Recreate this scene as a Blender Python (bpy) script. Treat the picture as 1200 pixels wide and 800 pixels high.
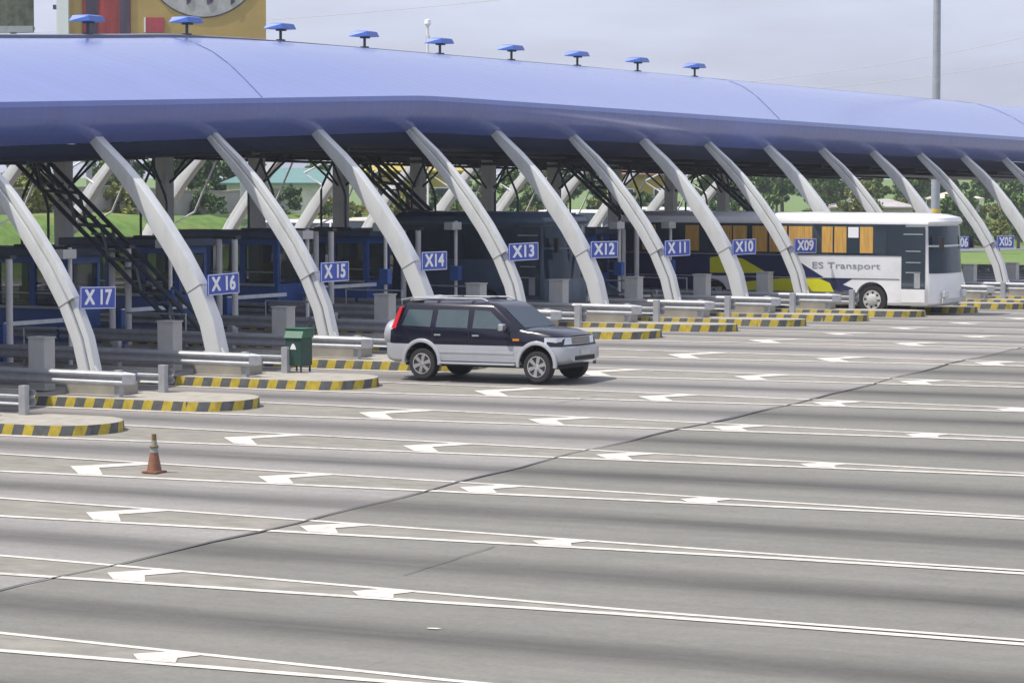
import bpy, bmesh, math, random
from mathutils import Vector, Matrix
R = math.radians
random.seed(7)
for o in list(bpy.data.objects): bpy.data.objects.remove(o, do_unlink=True)
sc = bpy.context.scene
COL = sc.collection

# ------------------------------------------------------------------ camera, light, exposure
cam_d = bpy.data.cameras.new('camera'); cam = bpy.data.objects.new('camera', cam_d); COL.objects.link(cam)
cam.location = (50.118, -67.870, 4.448)
cam.rotation_euler = (R(90) - math.atan(200.04/3438.45), 0, 0.5184)
cam_d.sensor_width = 36; cam_d.lens = 3438.45/1200*36
cam_d.clip_start = 0.5; cam_d.clip_end = 9000
sc.camera = cam

SUNV = Vector((-.42, -.36, 1)).normalized()
w = bpy.data.worlds.new('World'); sc.world = w; w.use_nodes = True
nt = w.node_tree; nt.nodes.clear()
sky = nt.nodes.new('ShaderNodeTexSky'); sky.sky_type = 'NISHITA'; sky.sun_disc = False
sky.sun_elevation = math.asin(SUNV.z); sky.sun_rotation = math.atan2(SUNV.x, SUNV.y)
sky.air_density = 1.0; sky.dust_density = 3.5; sky.ozone_density = 3.0; sky.altitude = 0
# thin high cloud veil mixed over the blue
tc = nt.nodes.new('ShaderNodeTexCoord'); mp = nt.nodes.new('ShaderNodeMapping'); mp.inputs['Scale'].default_value = (3.0, 3.0, 16.0)
nz = nt.nodes.new('ShaderNodeTexNoise'); nz.inputs['Scale'].default_value = 2.2; nz.inputs['Detail'].default_value = 6
rp = nt.nodes.new('ShaderNodeValToRGB'); rp.color_ramp.elements[0].position = .35; rp.color_ramp.elements[1].position = .72
rp.color_ramp.elements[0].color = (.62,)*3+(1,); rp.color_ramp.elements[1].color = (.96,)*3+(1,)
mx = nt.nodes.new('ShaderNodeMix'); mx.data_type = 'RGBA'; mx.inputs[7].default_value = (7.7, 8.2, 10.1, 1)
bg = nt.nodes.new('ShaderNodeBackground'); bg.inputs[1].default_value = .10
ow = nt.nodes.new('ShaderNodeOutputWorld')
L = nt.links.new
L(tc.outputs['Generated'], mp.inputs[0]); L(mp.outputs[0], nz.inputs['Vector']); L(nz.outputs[0], rp.inputs[0])
L(rp.outputs[0], mx.inputs[0]); L(sky.outputs[0], mx.inputs[6]); L(mx.outputs[2], bg.inputs[0]); L(bg.outputs[0], ow.inputs[0])
sd = bpy.data.lights.new('sun', 'SUN'); sd.energy = 4.9; sd.angle = R(.53); sd.color = (1, .955, .88)
so = bpy.data.objects.new('sun', sd); COL.objects.link(so); so.rotation_euler = SUNV.to_track_quat('Z', 'Y').to_euler()
so.location = (0, 0, 60)
vs = sc.view_settings; sc.display_settings.display_device = 'sRGB'
vs.view_transform = 'Standard'; vs.look = 'None'; vs.gamma = 1; vs.use_curve_mapping = False; vs.exposure = 0.06
sc.render.engine = 'CYCLES'

# ------------------------------------------------------------------ materials
def nodes(m): return m.node_tree.nodes, m.node_tree.links.new
MATS = {}
def mat(name, col, rough=.6, metal=0, var=.12, scale=3.0, bump=0.0, bscale=40, coat=0, spec=.5, dirt=None, dscale=1.2, damt=.5, dlo=.5, stretch=(1,1,1), trans=0, alpha=1, emit=None):
    if name in MATS: return MATS[name]
    m = bpy.data.materials.new(name); m.use_nodes = True; N, LK = nodes(m)
    b = N['Principled BSDF']; b.inputs['Roughness'].default_value = rough; b.inputs['Metallic'].default_value = metal
    b.inputs['Coat Weight'].default_value = coat; b.inputs['Coat Roughness'].default_value = .12
    b.inputs['Specular IOR Level'].default_value = spec
    if trans: b.inputs['Transmission Weight'].default_value = trans
    if alpha < 1: b.inputs['Alpha'].default_value = alpha
    t = N.new('ShaderNodeTexCoord'); mp = N.new('ShaderNodeMapping'); mp.inputs['Scale'].default_value = stretch
    LK(t.outputs['Object'], mp.inputs[0])
    n = N.new('ShaderNodeTexNoise'); n.inputs['Scale'].default_value = scale; n.inputs['Detail'].default_value = 7; n.inputs['Roughness'].default_value = .62
    LK(mp.outputs[0], n.inputs['Vector'])
    mr = N.new('ShaderNodeMapRange'); mr.inputs[1].default_value = .3; mr.inputs[2].default_value = .7
    mr.inputs[3].default_value = 1-var; mr.inputs[4].default_value = 1+var
    LK(n.outputs[0], mr.inputs[0])
    mul = N.new('ShaderNodeVectorMath'); mul.operation = 'SCALE'; mul.inputs[0].default_value = col[:3]
    LK(mr.outputs[0], mul.inputs['Scale']); out = mul.outputs[0]
    if dirt:
        n2 = N.new('ShaderNodeTexNoise'); n2.inputs['Scale'].default_value = dscale; n2.inputs['Detail'].default_value = 9; n2.inputs['Roughness'].default_value = .7
        LK(mp.outputs[0], n2.inputs['Vector'])
        r2 = N.new('ShaderNodeMapRange'); r2.inputs[1].default_value = dlo; r2.inputs[2].default_value = .72; r2.inputs[3].default_value = 0; r2.inputs[4].default_value = damt
        LK(n2.outputs[0], r2.inputs[0])
        mm = N.new('ShaderNodeMix'); mm.data_type = 'RGBA'; LK(r2.outputs[0], mm.inputs[0]); LK(out, mm.inputs[6]); mm.inputs[7].default_value = (*dirt, 1); out = mm.outputs[2]
    LK(out, b.inputs['Base Color'])
    if bump:
        n3 = N.new('ShaderNodeTexNoise'); n3.inputs['Scale'].default_value = bscale; n3.inputs['Detail'].default_value = 5
        LK(mp.outputs[0], n3.inputs['Vector'])
        bp = N.new('ShaderNodeBump'); bp.inputs['Strength'].default_value = bump; bp.inputs['Distance'].default_value = .02
        LK(n3.outputs[0], bp.inputs['Height']); LK(bp.outputs[0], b.inputs['Normal'])
    if emit: b.inputs['Emission Color'].default_value = (*emit, 1); b.inputs['Emission Strength'].default_value = 1
    MATS[name] = m; return m

# road: concrete apron left of the long joint, greyer paving right of it; oil bands down the middle of each lane
D = 4.5984
def road_material():
    m = bpy.data.materials.new('road_surface'); m.use_nodes = True; N, LK = nodes(m); b = N['Principled BSDF']
    t = N.new('ShaderNodeTexCoord'); sp = N.new('ShaderNodeSeparateXYZ'); LK(t.outputs['Object'], sp.inputs[0])
    def math_(op, a, bb=None, c=None):
        q = N.new('ShaderNodeMath'); q.operation = op
        for i, v in enumerate((a, bb, c)):
            if v is None: continue
            if isinstance(v, (int, float)): q.inputs[i].default_value = v
            else: LK(v, q.inputs[i])
        return q.outputs[0]
    def noise(sx, sy, scale, det=6, rough=.6, off=0):
        mp = N.new('ShaderNodeMapping'); mp.inputs['Scale'].default_value = (sx, sy, 1); mp.inputs['Location'].default_value = (off, off, 0); LK(t.outputs['Object'], mp.inputs[0])
        n = N.new('ShaderNodeTexNoise'); n.inputs['Scale'].default_value = scale; n.inputs['Detail'].default_value = det; n.inputs['Roughness'].default_value = rough
        LK(mp.outputs[0], n.inputs['Vector']); return n.outputs[0]
    X, Y = sp.outputs[0], sp.outputs[1]
    wob = noise(.06, .3, 1, 3)
    lane = math_('ADD', math_('DIVIDE', Y, D), math_('MULTIPLY', math_('SUBTRACT', wob, .5), .12))
    fr = math_('FRACT', math_('ADD', lane, 100.5))         # 0.5 at a gore, 0/1 at lane middle
    dm = math_('ABSOLUTE', math_('SUBTRACT', fr, .5))        # .5 lane centre, 0 gore
    band = N.new('ShaderNodeMapRange'); band.interpolation_type = 'SMOOTHSTEP'; LK(dm, band.inputs[0]); band.inputs[1].default_value = .27; band.inputs[2].default_value = .5
    bn = noise(.12, 1.6, 1.0, 6, .65, 3)
    bandm = math_('MULTIPLY', band.outputs[0], math_('MULTIPLY_ADD', bn, 1.25, .22))
    # two wheel tracks, faint
    wt = N.new('ShaderNodeMapRange'); wt.interpolation_type = 'SMOOTHSTEP'
    LK(math_('ABSOLUTE', math_('SUBTRACT', dm, .31)), wt.inputs[0]); wt.inputs[1].default_value = .07; wt.inputs[2].default_value = 0
    apron = N.new('ShaderNodeMapRange'); LK(X, apron.inputs[0]); apron.inputs[1].default_value = 25.75; apron.inputs[2].default_value = 25.85
    mixc = N.new('ShaderNodeMix'); mixc.data_type = 'RGBA'; LK(apron.outputs[0], mixc.inputs[0])
    mixc.inputs[6].default_value = (.246, .231, .217, 1); mixc.inputs[7].default_value = (.170, .164, .143, 1)
    big = noise(.35, .9, .5, 6, .6, 9); fine = noise(1, 1, 14, 4, .7); streak = noise(.05, 2.2, 1.6, 5, .6, 20)
    k = math_('MULTIPLY_ADD', big, .5, .75); k = math_('MULTIPLY', k, math_('MULTIPLY_ADD', fine, .62, .69)); k = math_('MULTIPLY', k, math_('MULTIPLY_ADD', streak, .34, .83))
    med = noise(.8, 1.3, 3.2, 7, .72, 31); k = math_('MULTIPLY', k, math_('MULTIPLY_ADD', med, .44, .78))
    sp_ = N.new('ShaderNodeMapRange'); LK(noise(1, 1, 5.5, 3, .6, 55), sp_.inputs[0]); sp_.inputs[1].default_value = .66; sp_.inputs[2].default_value = .74; sp_.inputs[4].default_value = .22
    k = math_('MULTIPLY', k, math_('SUBTRACT', 1, math_('MULTIPLY', sp_.outputs[0], math_('MULTIPLY_ADD', dm, 1.6, .2))))
    k = math_('MULTIPLY', k, math_('SUBTRACT', 1, math_('MULTIPLY', bandm, .66)))
    k = math_('MULTIPLY', k, math_('SUBTRACT', 1, math_('MULTIPLY', wt.outputs[0], .05)))
    # slab joints every 4.6 m across the apron
    sj = math_('ABSOLUTE', math_('SUBTRACT', math_('FRACT', math_('DIVIDE', math_('ADD', X, 2.8), 5.1)), .5))
    sjm = N.new('ShaderNodeMapRange'); LK(sj, sjm.inputs[0]); sjm.inputs[1].default_value = .4975; sjm.inputs[2].default_value = .4995; sjm.inputs[4].default_value = .22
    sjn = math_('MULTIPLY', sjm.outputs[0], math_('GREATER_THAN', noise(.2, .6, 1.3, 2, .5, 40), .5))
    k = math_('MULTIPLY', k, math_('SUBTRACT', 1, sjn))
    sc_ = N.new('ShaderNodeVectorMath'); sc_.operation = 'SCALE'; LK(mixc.outputs[2], sc_.inputs[0]); LK(k, sc_.inputs['Scale'])
    LK(sc_.outputs[0], b.inputs['Base Color']); b.inputs['Roughness'].default_value = .78
    bp = N.new('ShaderNodeBump'); bp.inputs['Strength'].default_value = .25; bp.inputs['Distance'].default_value = .01
    LK(noise(1, 1, 60, 3, .7), bp.inputs['Height']); LK(bp.outputs[0], b.inputs['Normal'])
    return m
def kerb_material():
    m = bpy.data.materials.new('kerb_paint'); m.use_nodes = True; N, LK = nodes(m); b = N['Principled BSDF']
    uv = N.new('ShaderNodeUVMap'); sp = N.new('ShaderNodeSeparateXYZ'); LK(uv.outputs[0], sp.inputs[0])
    a = N.new('ShaderNodeMath'); a.operation = 'MULTIPLY_ADD'; LK(sp.outputs[1], a.inputs[0]); a.inputs[1].default_value = -.45; LK(sp.outputs[0], a.inputs[2])
    d = N.new('ShaderNodeMath'); d.operation = 'DIVIDE'; LK(a.outputs[0], d.inputs[0]); d.inputs[1].default_value = .50
    f = N.new('ShaderNodeMath'); f.operation = 'FRACT'; LK(d.outputs[0], f.inputs[0])
    g = N.new('ShaderNodeMath'); g.operation = 'GREATER_THAN'; LK(f.outputs[0], g.inputs[0]); g.inputs[1].default_value = .52
    n = N.new('ShaderNodeTexNoise'); n.inputs['Scale'].default_value = 7; n.inputs['Detail'].default_value = 8; n.inputs['Roughness'].default_value = .7
    t = N.new('ShaderNodeTexCoord'); LK(t.outputs['Object'], n.inputs['Vector'])
    mr = N.new('ShaderNodeMapRange'); LK(n.outputs[0], mr.inputs[0]); mr.inputs[1].default_value = .3; mr.inputs[2].default_value = .7; mr.inputs[3].default_value = .58; mr.inputs[4].default_value = 1.15
    mx = N.new('ShaderNodeMix'); mx.data_type = 'RGBA'; LK(g.outputs[0], mx.inputs[0]); mx.inputs[6].default_value = (.11, .115, .115, 1); mx.inputs[7].default_value = (.50, .38, .04, 1)
    s = N.new('ShaderNodeVectorMath'); s.operation = 'SCALE'; LK(mx.outputs[2], s.inputs[0]); LK(mr.outputs[0], s.inputs['Scale'])
    LK(s.outputs[0], b.inputs['Base Color']); b.inputs['Roughness'].default_value = .7
    return m
def roof_material():
    m = bpy.data.materials.new('roof_metal'); m.use_nodes = True; N, LK = nodes(m); b = N['Principled BSDF']
    t = N.new('ShaderNodeTexCoord')
    mp = N.new('ShaderNodeMapping'); mp.inputs['Scale'].default_value = (.12, .5, .2); LK(t.outputs['Object'], mp.inputs[0])
    n = N.new('ShaderNodeTexNoise'); n.inputs['Scale'].default_value = 1.5; n.inputs['Detail'].default_value = 6; LK(mp.outputs[0], n.inputs['Vector'])
    mr = N.new('ShaderNodeMapRange'); LK(n.outputs[0], mr.inputs[0]); mr.inputs[1].default_value = .3; mr.inputs[2].default_value = .7; mr.inputs[3].default_value = .92; mr.inputs[4].default_value = 1.06
    s = N.new('ShaderNodeVectorMath'); s.operation = 'SCALE'; s.inputs[0].default_value = (.085, .125, .40); LK(mr.outputs[0], s.inputs['Scale'])
    LK(s.outputs[0], b.inputs['Base Color'])
    b.inputs['Metallic'].default_value = .0; b.inputs['Roughness'].default_value = .42; b.inputs['Coat Weight'].default_value = 1; b.inputs['Coat Roughness'].default_value = .18; b.inputs['Coat IOR'].default_value = 1.6; b.inputs['Specular IOR Level'].default_value = .3
    sp = N.new('ShaderNodeSeparateXYZ'); LK(t.outputs['Object'], sp.inputs[0])
    q = N.new('ShaderNodeMath'); q.operation = 'MULTIPLY'; LK(sp.outputs[1], q.inputs[0]); q.inputs[1].default_value = 2*math.pi/1.3
    c = N.new('ShaderNodeMath'); c.operation = 'COSINE'; LK(q.outputs[0], c.inputs[0])
    p = N.new('ShaderNodeMath'); p.operation = 'POWER'; a = N.new('ShaderNodeMath'); a.operation = 'ABSOLUTE'; LK(c.outputs[0], a.inputs[0]); LK(a.outputs[0], p.inputs[0]); p.inputs[1].default_value = 14
    bp = N.new('ShaderNodeBump'); bp.inputs['Strength'].default_value = .16; bp.inputs['Distance'].default_value = .03; LK(p.outputs[0], bp.inputs['Height']); LK(bp.outputs[0], b.inputs['Normal'])
    return m
M = {}
M['road'] = road_material(); M['kerb'] = kerb_material(); M['roof'] = roof_material()
M['paint'] = mat('road_paint', (.60, .565, .51), .6, var=.16, scale=9, dirt=(.25, .24, .215), dscale=2.6, damt=.6, dlo=.48)
M['gore'] = mat('gore_concrete', (.222, .208, .178), .85, var=.2, scale=3.5, bump=.2, bscale=40, stretch=(.5, 1, 1), dirt=(.15, .14, .13), dscale=2.2, damt=.6)
M['joint'] = mat('joint_tar', (.085, .085, .09), .8)
M['conc'] = mat('island_concrete', (.34, .315, .27), .85, var=.12, scale=3, bump=.2, dirt=(.2, .19, .17), dscale=1.8, damt=.6)
M['arm'] = mat('arm_paint', (.64, .645, .635), .36, var=.04, scale=2.2, dirt=(.30, .285, .255), dscale=2.4, damt=.32, stretch=(1, 1, .30), coat=.2)
M['arm_dark'] = mat('arm_groove', (.22, .22, .23), .6)
M['steel'] = mat('galvanised', (.42, .43, .45), .42, metal=.35, var=.12, scale=6, dirt=(.24, .22, .2), dscale=2.5, damt=.5)
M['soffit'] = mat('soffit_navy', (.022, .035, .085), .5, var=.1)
M['darksteel'] = mat('dark_steel', (.05, .058, .075), .5)
M['column'] = mat('column_concrete', (.74, .72, .71), .8, var=.1, scale=2, dirt=(.25, .24, .23), dscale=1)
M['boothblue'] = mat('booth_blue', (.045, .115, .36), .45, var=.15, scale=2)
M['boothroof'] = mat('booth_roof', (.06, .085, .14), .5)
M['boothglass'] = mat('booth_glass', (.05, .07, .085), .06, var=.05, spec=.8, alpha=.42)
M['glass'] = mat('dark_glass', (.035, .05, .065), .08, var=.05, spec=.8)
M['yellow'] = mat('olive_yellow', (.55, .42, .05), .6)
M['cab'] = mat('cabinet_grey', (.52, .52, .50), .5, var=.08, dirt=(.3, .3, .28))
M['signblue'] = mat('sign_blue', (.045, .085, .42), .45, var=.05)
M['white'] = mat('sign_white', (.82, .83, .85), .5, var=.03)
M['barrier'] = mat('barrier_white', (.75, .76, .78), .5)
M['binTop'] = mat('bin_green', (.02, .115, .06), .45, dirt=(.02, .08, .05), dscale=6)
M['bin'] = mat('bin_dark_green', (.018, .06, .045), .5, dirt=(.01, .03, .03), dscale=4)
M['cone'] = mat('cone_orange', (.21, .085, .045), .6, var=.2, scale=12, dirt=(.16, .09, .06), dscale=9, damt=.7)
M['conegrey'] = mat('cone_sleeve', (.24, .25, .22), .5, var=.2, scale=14)
M['conetip'] = mat('cone_tip', (.17, .115, .035), .6)
M['rubber'] = mat('rubber', (.018, .018, .02), .75, var=.15, scale=8)
M['chrome'] = mat('alloy', (.66, .66, .68), .22, metal=.85, var=.05)
M['navy'] = mat('car_navy', (.006, .006, .016), .22, coat=.45, spec=.3, var=.05)
M['screen'] = mat('windscreen_glass', (.012, .028, .045), .05, var=.3, scale=1.2, spec=.4)
M['silver'] = mat('car_silver', (.43, .44, .47), .32, metal=.25, coat=.6, var=.05)
M['carglass'] = mat('car_glass', (.035, .06, .062), .05, var=.2, scale=1.5, spec=1.0, coat=1)
M['red'] = mat('lamp_red', (.55, .02, .03), .25, coat=.5)
M['lamp'] = mat('lamp_clear', (.62, .64, .68), .1, metal=.3, coat=1)
M['amber'] = mat('lamp_amber', (.6, .2, .02), .25)
M['buswhite'] = mat('bus_white', (.78, .78, .79), .3, coat=.6, var=.04, dirt=(.55, .54, .5), dscale=1.2, damt=.4)
M['busnavy'] = mat('bus_navy', (.022, .028, .085), .3, coat=.7, var=.08)
M['buslime'] = mat('bus_lime', (.66, .64, .02), .4, var=.05)
M['curtain'] = mat('curtain_ochre', (.56, .32, .075), .8, var=.3, scale=5, stretch=(4, 1, .3))
M['bushgrey'] = mat('bus_slate', (.05, .08, .125), .4, coat=.4)
M['hood'] = mat('hood_blue', (.035, .11, .42), .4, coat=.3)
M['grass'] = mat('bank_grass', (.10, .18, .028), .95, var=.35, scale=1.2, bump=.6, bscale=9, dirt=(.23, .21, .06), dscale=.18, damt=.8)
M['ground'] = mat('ground_earth', (.14, .16, .07), .95, var=.3, scale=.5, dirt=(.26, .22, .14), dscale=.1, damt=.8)
M['leaf'] = mat('leaf_green', (.105, .175, .035), .7, var=.5, scale=.9)
M['leaf2'] = mat('leaf_dark', (.06, .115, .032), .7, var=.5, scale=.9)
M['leaf3'] = mat('leaf_yellow', (.20, .215, .05), .7, var=.45, scale=.9)
M['bark'] = mat('bark', (.13, .10, .07), .9)
M['wallgrey'] = mat('wall_concrete', (.40, .375, .37), .85, var=.12, scale=.8, dirt=(.28, .26, .24), dscale=.5)
M['ochre'] = mat('house_ochre', (.42, .33, .07), .8, var=.12, scale=.6)
M['teal'] = mat('roof_teal', (.13, .24, .23), .5, var=.1)
M['cream'] = mat('house_cream', (.60, .54, .46), .8, var=.1)
M['brick'] = mat('house_rust', (.30, .17, .11), .85, var=.15)
M['bbyellow'] = mat('billboard_ochre', (.44, .30, .10), .7, var=.10, scale=.6)
M['bbred'] = mat('billboard_red', (.30, .035, .035), .7, var=.4, scale=1.2, stretch=(3, 3, .3))
M['bbdark'] = mat('billboard_plum', (.07, .05, .09), .7, var=.4, scale=1, stretch=(3, 3, .3))
M['bbgrey'] = mat('billboard_grey', (.42, .40, .42), .7, var=.25, scale=1.3)
M['bbgreen'] = mat('billboard_foliage', (.09, .10, .07), .8, var=.7, scale=1.5)

# ------------------------------------------------------------------ helpers
SU, S1, S2 = .0072, .0302, -.0145
def G(u, v):
    m, a = (S1+S2)/2, (S1-S2)/2
    v = max(-130, min(v, 330)); u = max(-75, min(u, 120))
    return SU*u + m*v - a*(math.sqrt(v*v+.64)-.8)
class MB:
    def __init__(s): s.v = []; s.f = []; s.uv = None
    def add(s, vs, fs):
        n = len(s.v); s.v += [tuple(p) for p in vs]; s.f += [tuple(n+i for i in f) for f in fs]; return s
    def box(s, c, d, rz=0, T=None):
        x, y, z = (q/2 for q in d); P = [Vector((a*x, b*y, e*z)) for a in (-1, 1) for b in (-1, 1) for e in (-1, 1)]
        m = Matrix.Rotation(rz, 3, 'Z'); P = [m @ p + Vector(c) for p in P]
        if T: P = [T @ p for p in P]
        return s.add(P, [(0,1,3,2), (4,6,7,5), (0,4,5,1), (2,3,7,6), (0,2,6,4), (1,5,7,3)])
    def tube(s, pts, r, n=8, cap=True, rs=None):
        pts = [Vector(p) for p in pts]; V = []; F = []
        for i, p in enumerate(pts):
            t = (pts[min(i+1, len(pts)-1)]-pts[max(i-1, 0)]).normalized()
            up = Vector((0, 0, 1)) if abs(t.z) < .95 else Vector((1, 0, 0))
            a = t.cross(up).normalized(); b = t.cross(a)
            rr = rs[i] if rs else r
            for k in range(n): V.append(p + a*math.cos(2*math.pi*k/n)*rr + b*math.sin(2*math.pi*k/n)*rr)
        for i in range(len(pts)-1):
            for k in range(n): F.append((i*n+k, i*n+(k+1) % n, (i+1)*n+(k+1) % n, (i+1)*n+k))
        if cap: F.append(tuple(range(n))[::-1]); F.append(tuple((len(pts)-1)*n+k for k in range(n)))
        return s.add(V, F)
    def lathe(s, prof, n=24, axis='Z', c=(0,0,0), cap=True):
        V = []; F = []
        for r, h in prof:
            for k in range(n):
                a = 2*math.pi*k/n; x, y = r*math.cos(a), r*math.sin(a)
                p = (x, y, h) if axis == 'Z' else ((x, h, y) if axis == 'Y' else (h, x, y))
                V.append((p[0]+c[0], p[1]+c[1], p[2]+c[2]))
        for i in range(len(prof)-1):
            for k in range(n): F.append((i*n+k, i*n+(k+1) % n, (i+1)*n+(k+1) % n, (i+1)*n+k))
        if cap: F.append(tuple(range(n))); F.append(tuple((len(prof)-1)*n+k for k in range(n)))
        return s.add(V, F)
    def prism(s, poly, axis, a, b):
        # poly: 2D points; axis the extrusion axis
        def P(q, h): return {'Y': (q[0], h, q[1]), 'X': (h, q[0], q[1]), 'Z': (q[0], q[1], h)}[axis]
        n = len(poly); V = [P(q, a) for q in poly]+[P(q, b) for q in poly]
        return s.add(V, [tuple(range(n)), tuple(range(n, 2*n))[::-1]]+[(i, n+i, n+(i+1) % n, (i+1) % n) for i in range(n)])
    def loft(s, rings, cap=True, closed=True):
        n = len(rings[0]); V = [p for r in rings for p in r]; F = []
        for i in range(len(rings)-1):
            for k in range(n if closed else n-1): F.append((i*n+k, i*n+(k+1) % n, (i+1)*n+(k+1) % n, (i+1)*n+k))
        if cap: F.append(tuple(range(n))[::-1]); F.append(tuple((len(rings)-1)*n+k for k in range(n)))
        return s.add(V, F)
    def build(s, name, m, parent=None, smooth=False, bevel=0, loc=None, label=None):
        me = bpy.data.meshes.new(name); me.from_pydata(s.v, [], s.f)
        bm = bmesh.new(); bm.from_mesh(me); bmesh.ops.recalc_face_normals(bm, faces=bm.faces)
        if bevel:
            es = [e for e in bm.edges if len(e.link_faces) == 2 and e.calc_face_angle(0) > .6]
            bmesh.ops.bevel(bm, geom=es, offset=bevel, segments=2, affect='EDGES', profile=.6)
        bm.to_mesh(me); bm.free()
        me.materials.append(m)
        o = bpy.data.objects.new(name, me); COL.objects.link(o)
        if smooth:
            me.shade_smooth()
            try: me.set_sharp_from_angle(angle=R(38))
            except Exception: pass
        if parent: o.parent = parent
        if loc: o.location = loc
        if label: o['label'] = label
        return o
def tag(o, label=None, cat=None, group=None, kind=None):
    if label: o['label'] = label
    if cat: o['category'] = cat
    if group: o['group'] = group
    if kind: o['kind'] = kind
    return o
def thing(name, label, cat, loc=(0,0,0), rz=0, group=None):
    o = bpy.data.objects.new(name, None); COL.objects.link(o); o.location = loc; o.rotation_euler = (0, 0, rz); o.empty_display_size = .3
    return tag(o, label, cat, group)
def children(o): return [c for c in bpy.data.objects if c.parent == o]
def copy_tree(o, parent=None, kids=None):
    c = o.copy(); COL.objects.link(c)
    if parent: c.parent = parent
    for ch in children(o): copy_tree(ch, c)
    return c
def text_mesh(txt, size, name, m, parent, loc, rot, ext=.004, bold=.012, sx=1, thick=0):
    cu = bpy.data.curves.new(name, 'FONT'); cu.body = txt; cu.size = size; cu.extrude = ext; cu.offset = bold; cu.align_x = 'CENTER'; cu.align_y = 'CENTER'
    o = bpy.data.objects.new(name, cu); COL.objects.link(o); bpy.context.view_layer.update()
    me = bpy.data.meshes.new_from_object(o.evaluated_get(bpy.context.evaluated_depsgraph_get()))
    bpy.data.objects.remove(o, do_unlink=True); me.materials.clear(); me.materials.append(m)
    for vtx in me.vertices: vtx.co.x *= sx
    if thick:
        bm = bmesh.new()
        for i, (a, b) in enumerate(((0, 0), (thick, 0), (-thick, 0), (0, thick), (0, -thick), (thick, thick), (-thick, -thick), (thick, -thick), (-thick, thick))):
            n0 = len(bm.verts); bm.from_mesh(me); bm.verts.ensure_lookup_table()
            for vt in bm.verts[n0:]: vt.co.x += a; vt.co.y += b; vt.co.z -= i*.0004
        bm.to_mesh(me); bm.free()
    q = bpy.data.objects.new(name, me); COL.objects.link(q); q.parent = parent; q.location = loc; q.rotation_euler = rot
    return q
def boolean_cut(obj, cutters):
    for c in cutters:
        md = obj.modifiers.new('cut', 'BOOLEAN'); md.operation = 'DIFFERENCE'; md.object = c; md.solver = 'EXACT'
    bpy.context.view_layer.update()
    me = bpy.data.meshes.new_from_object(obj.evaluated_get(bpy.context.evaluated_depsgraph_get()))
    obj.modifiers.clear(); obj.data = me

KS = list(range(-1, 21))                  # rows: k=0 is sign X18, k=1 X17 ...
def row_name(k):
    n = 18-k
    return 'X%02d' % n
def VK(k): return (k-5)*D

# ------------------------------------------------------------------ ground and roads
def frange(a, b, s):
    r = []; x = a
    while x < b-1e-6: r.append(x); x += s
    r.append(b); return r
def sheet(us, vs_, zf, name, m):
    mb = MB(); nu = len(us)
    mb.add([(u, v, zf(u, v)) for v in vs_ for u in us], [(j*nu+i, j*nu+i+1, (j+1)*nu+i+1, (j+1)*nu+i) for j in range(len(vs_)-1) for i in range(nu-1)])
    return mb.build(name, m, smooth=True)
vgrid = frange(-80, -3, 3.85)+frange(-2.7, 2.7, .3)+frange(3, 112, 4)
road = tag(sheet(frange(-46, 80, 6), vgrid, G, 'road', M['road']), kind='structure')
def smooth(x): x = max(0, min(1, x)); return x*x*(3-2*x)
def bankh(u, v):
    e = -60 + 1.2*math.sin(v*.05) + .8*math.sin(v*.13+2)
    h = 3.3*smooth((e-u)/8) + .15*math.sin(u*.9+v*.31)*smooth((e-u)/3)
    return h
def TZ(u, v):
    inside = -47 < u < 81 and -81 < v < 113
    far = max(abs(u)-130, abs(v-60)-250, 0)
    return G(u, v) - (.35 if inside else .0) + bankh(u, v) - min(far*.004, 5)
ug = [-3500, -1800, -900, -450, -250, -160, -120, -100, -90, -84, -78]+frange(-74, -56, 1)+[-52, -49, -47.05, -46.5, 0, 80.5, 81.05, 90, 120, 200, 500, 1500, 3500]
vg = [-3500, -1500, -500, -250, -130, -100, -81.05, -80.5, -30, 0.0]+frange(10, 112, 6)+[112.5, 113.05]+frange(118, 330, 6)+[400, 600, 1200, 3500]
terrain = tag(sheet(ug, vg, TZ, 'terrain', M['grass']), kind='structure')

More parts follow.
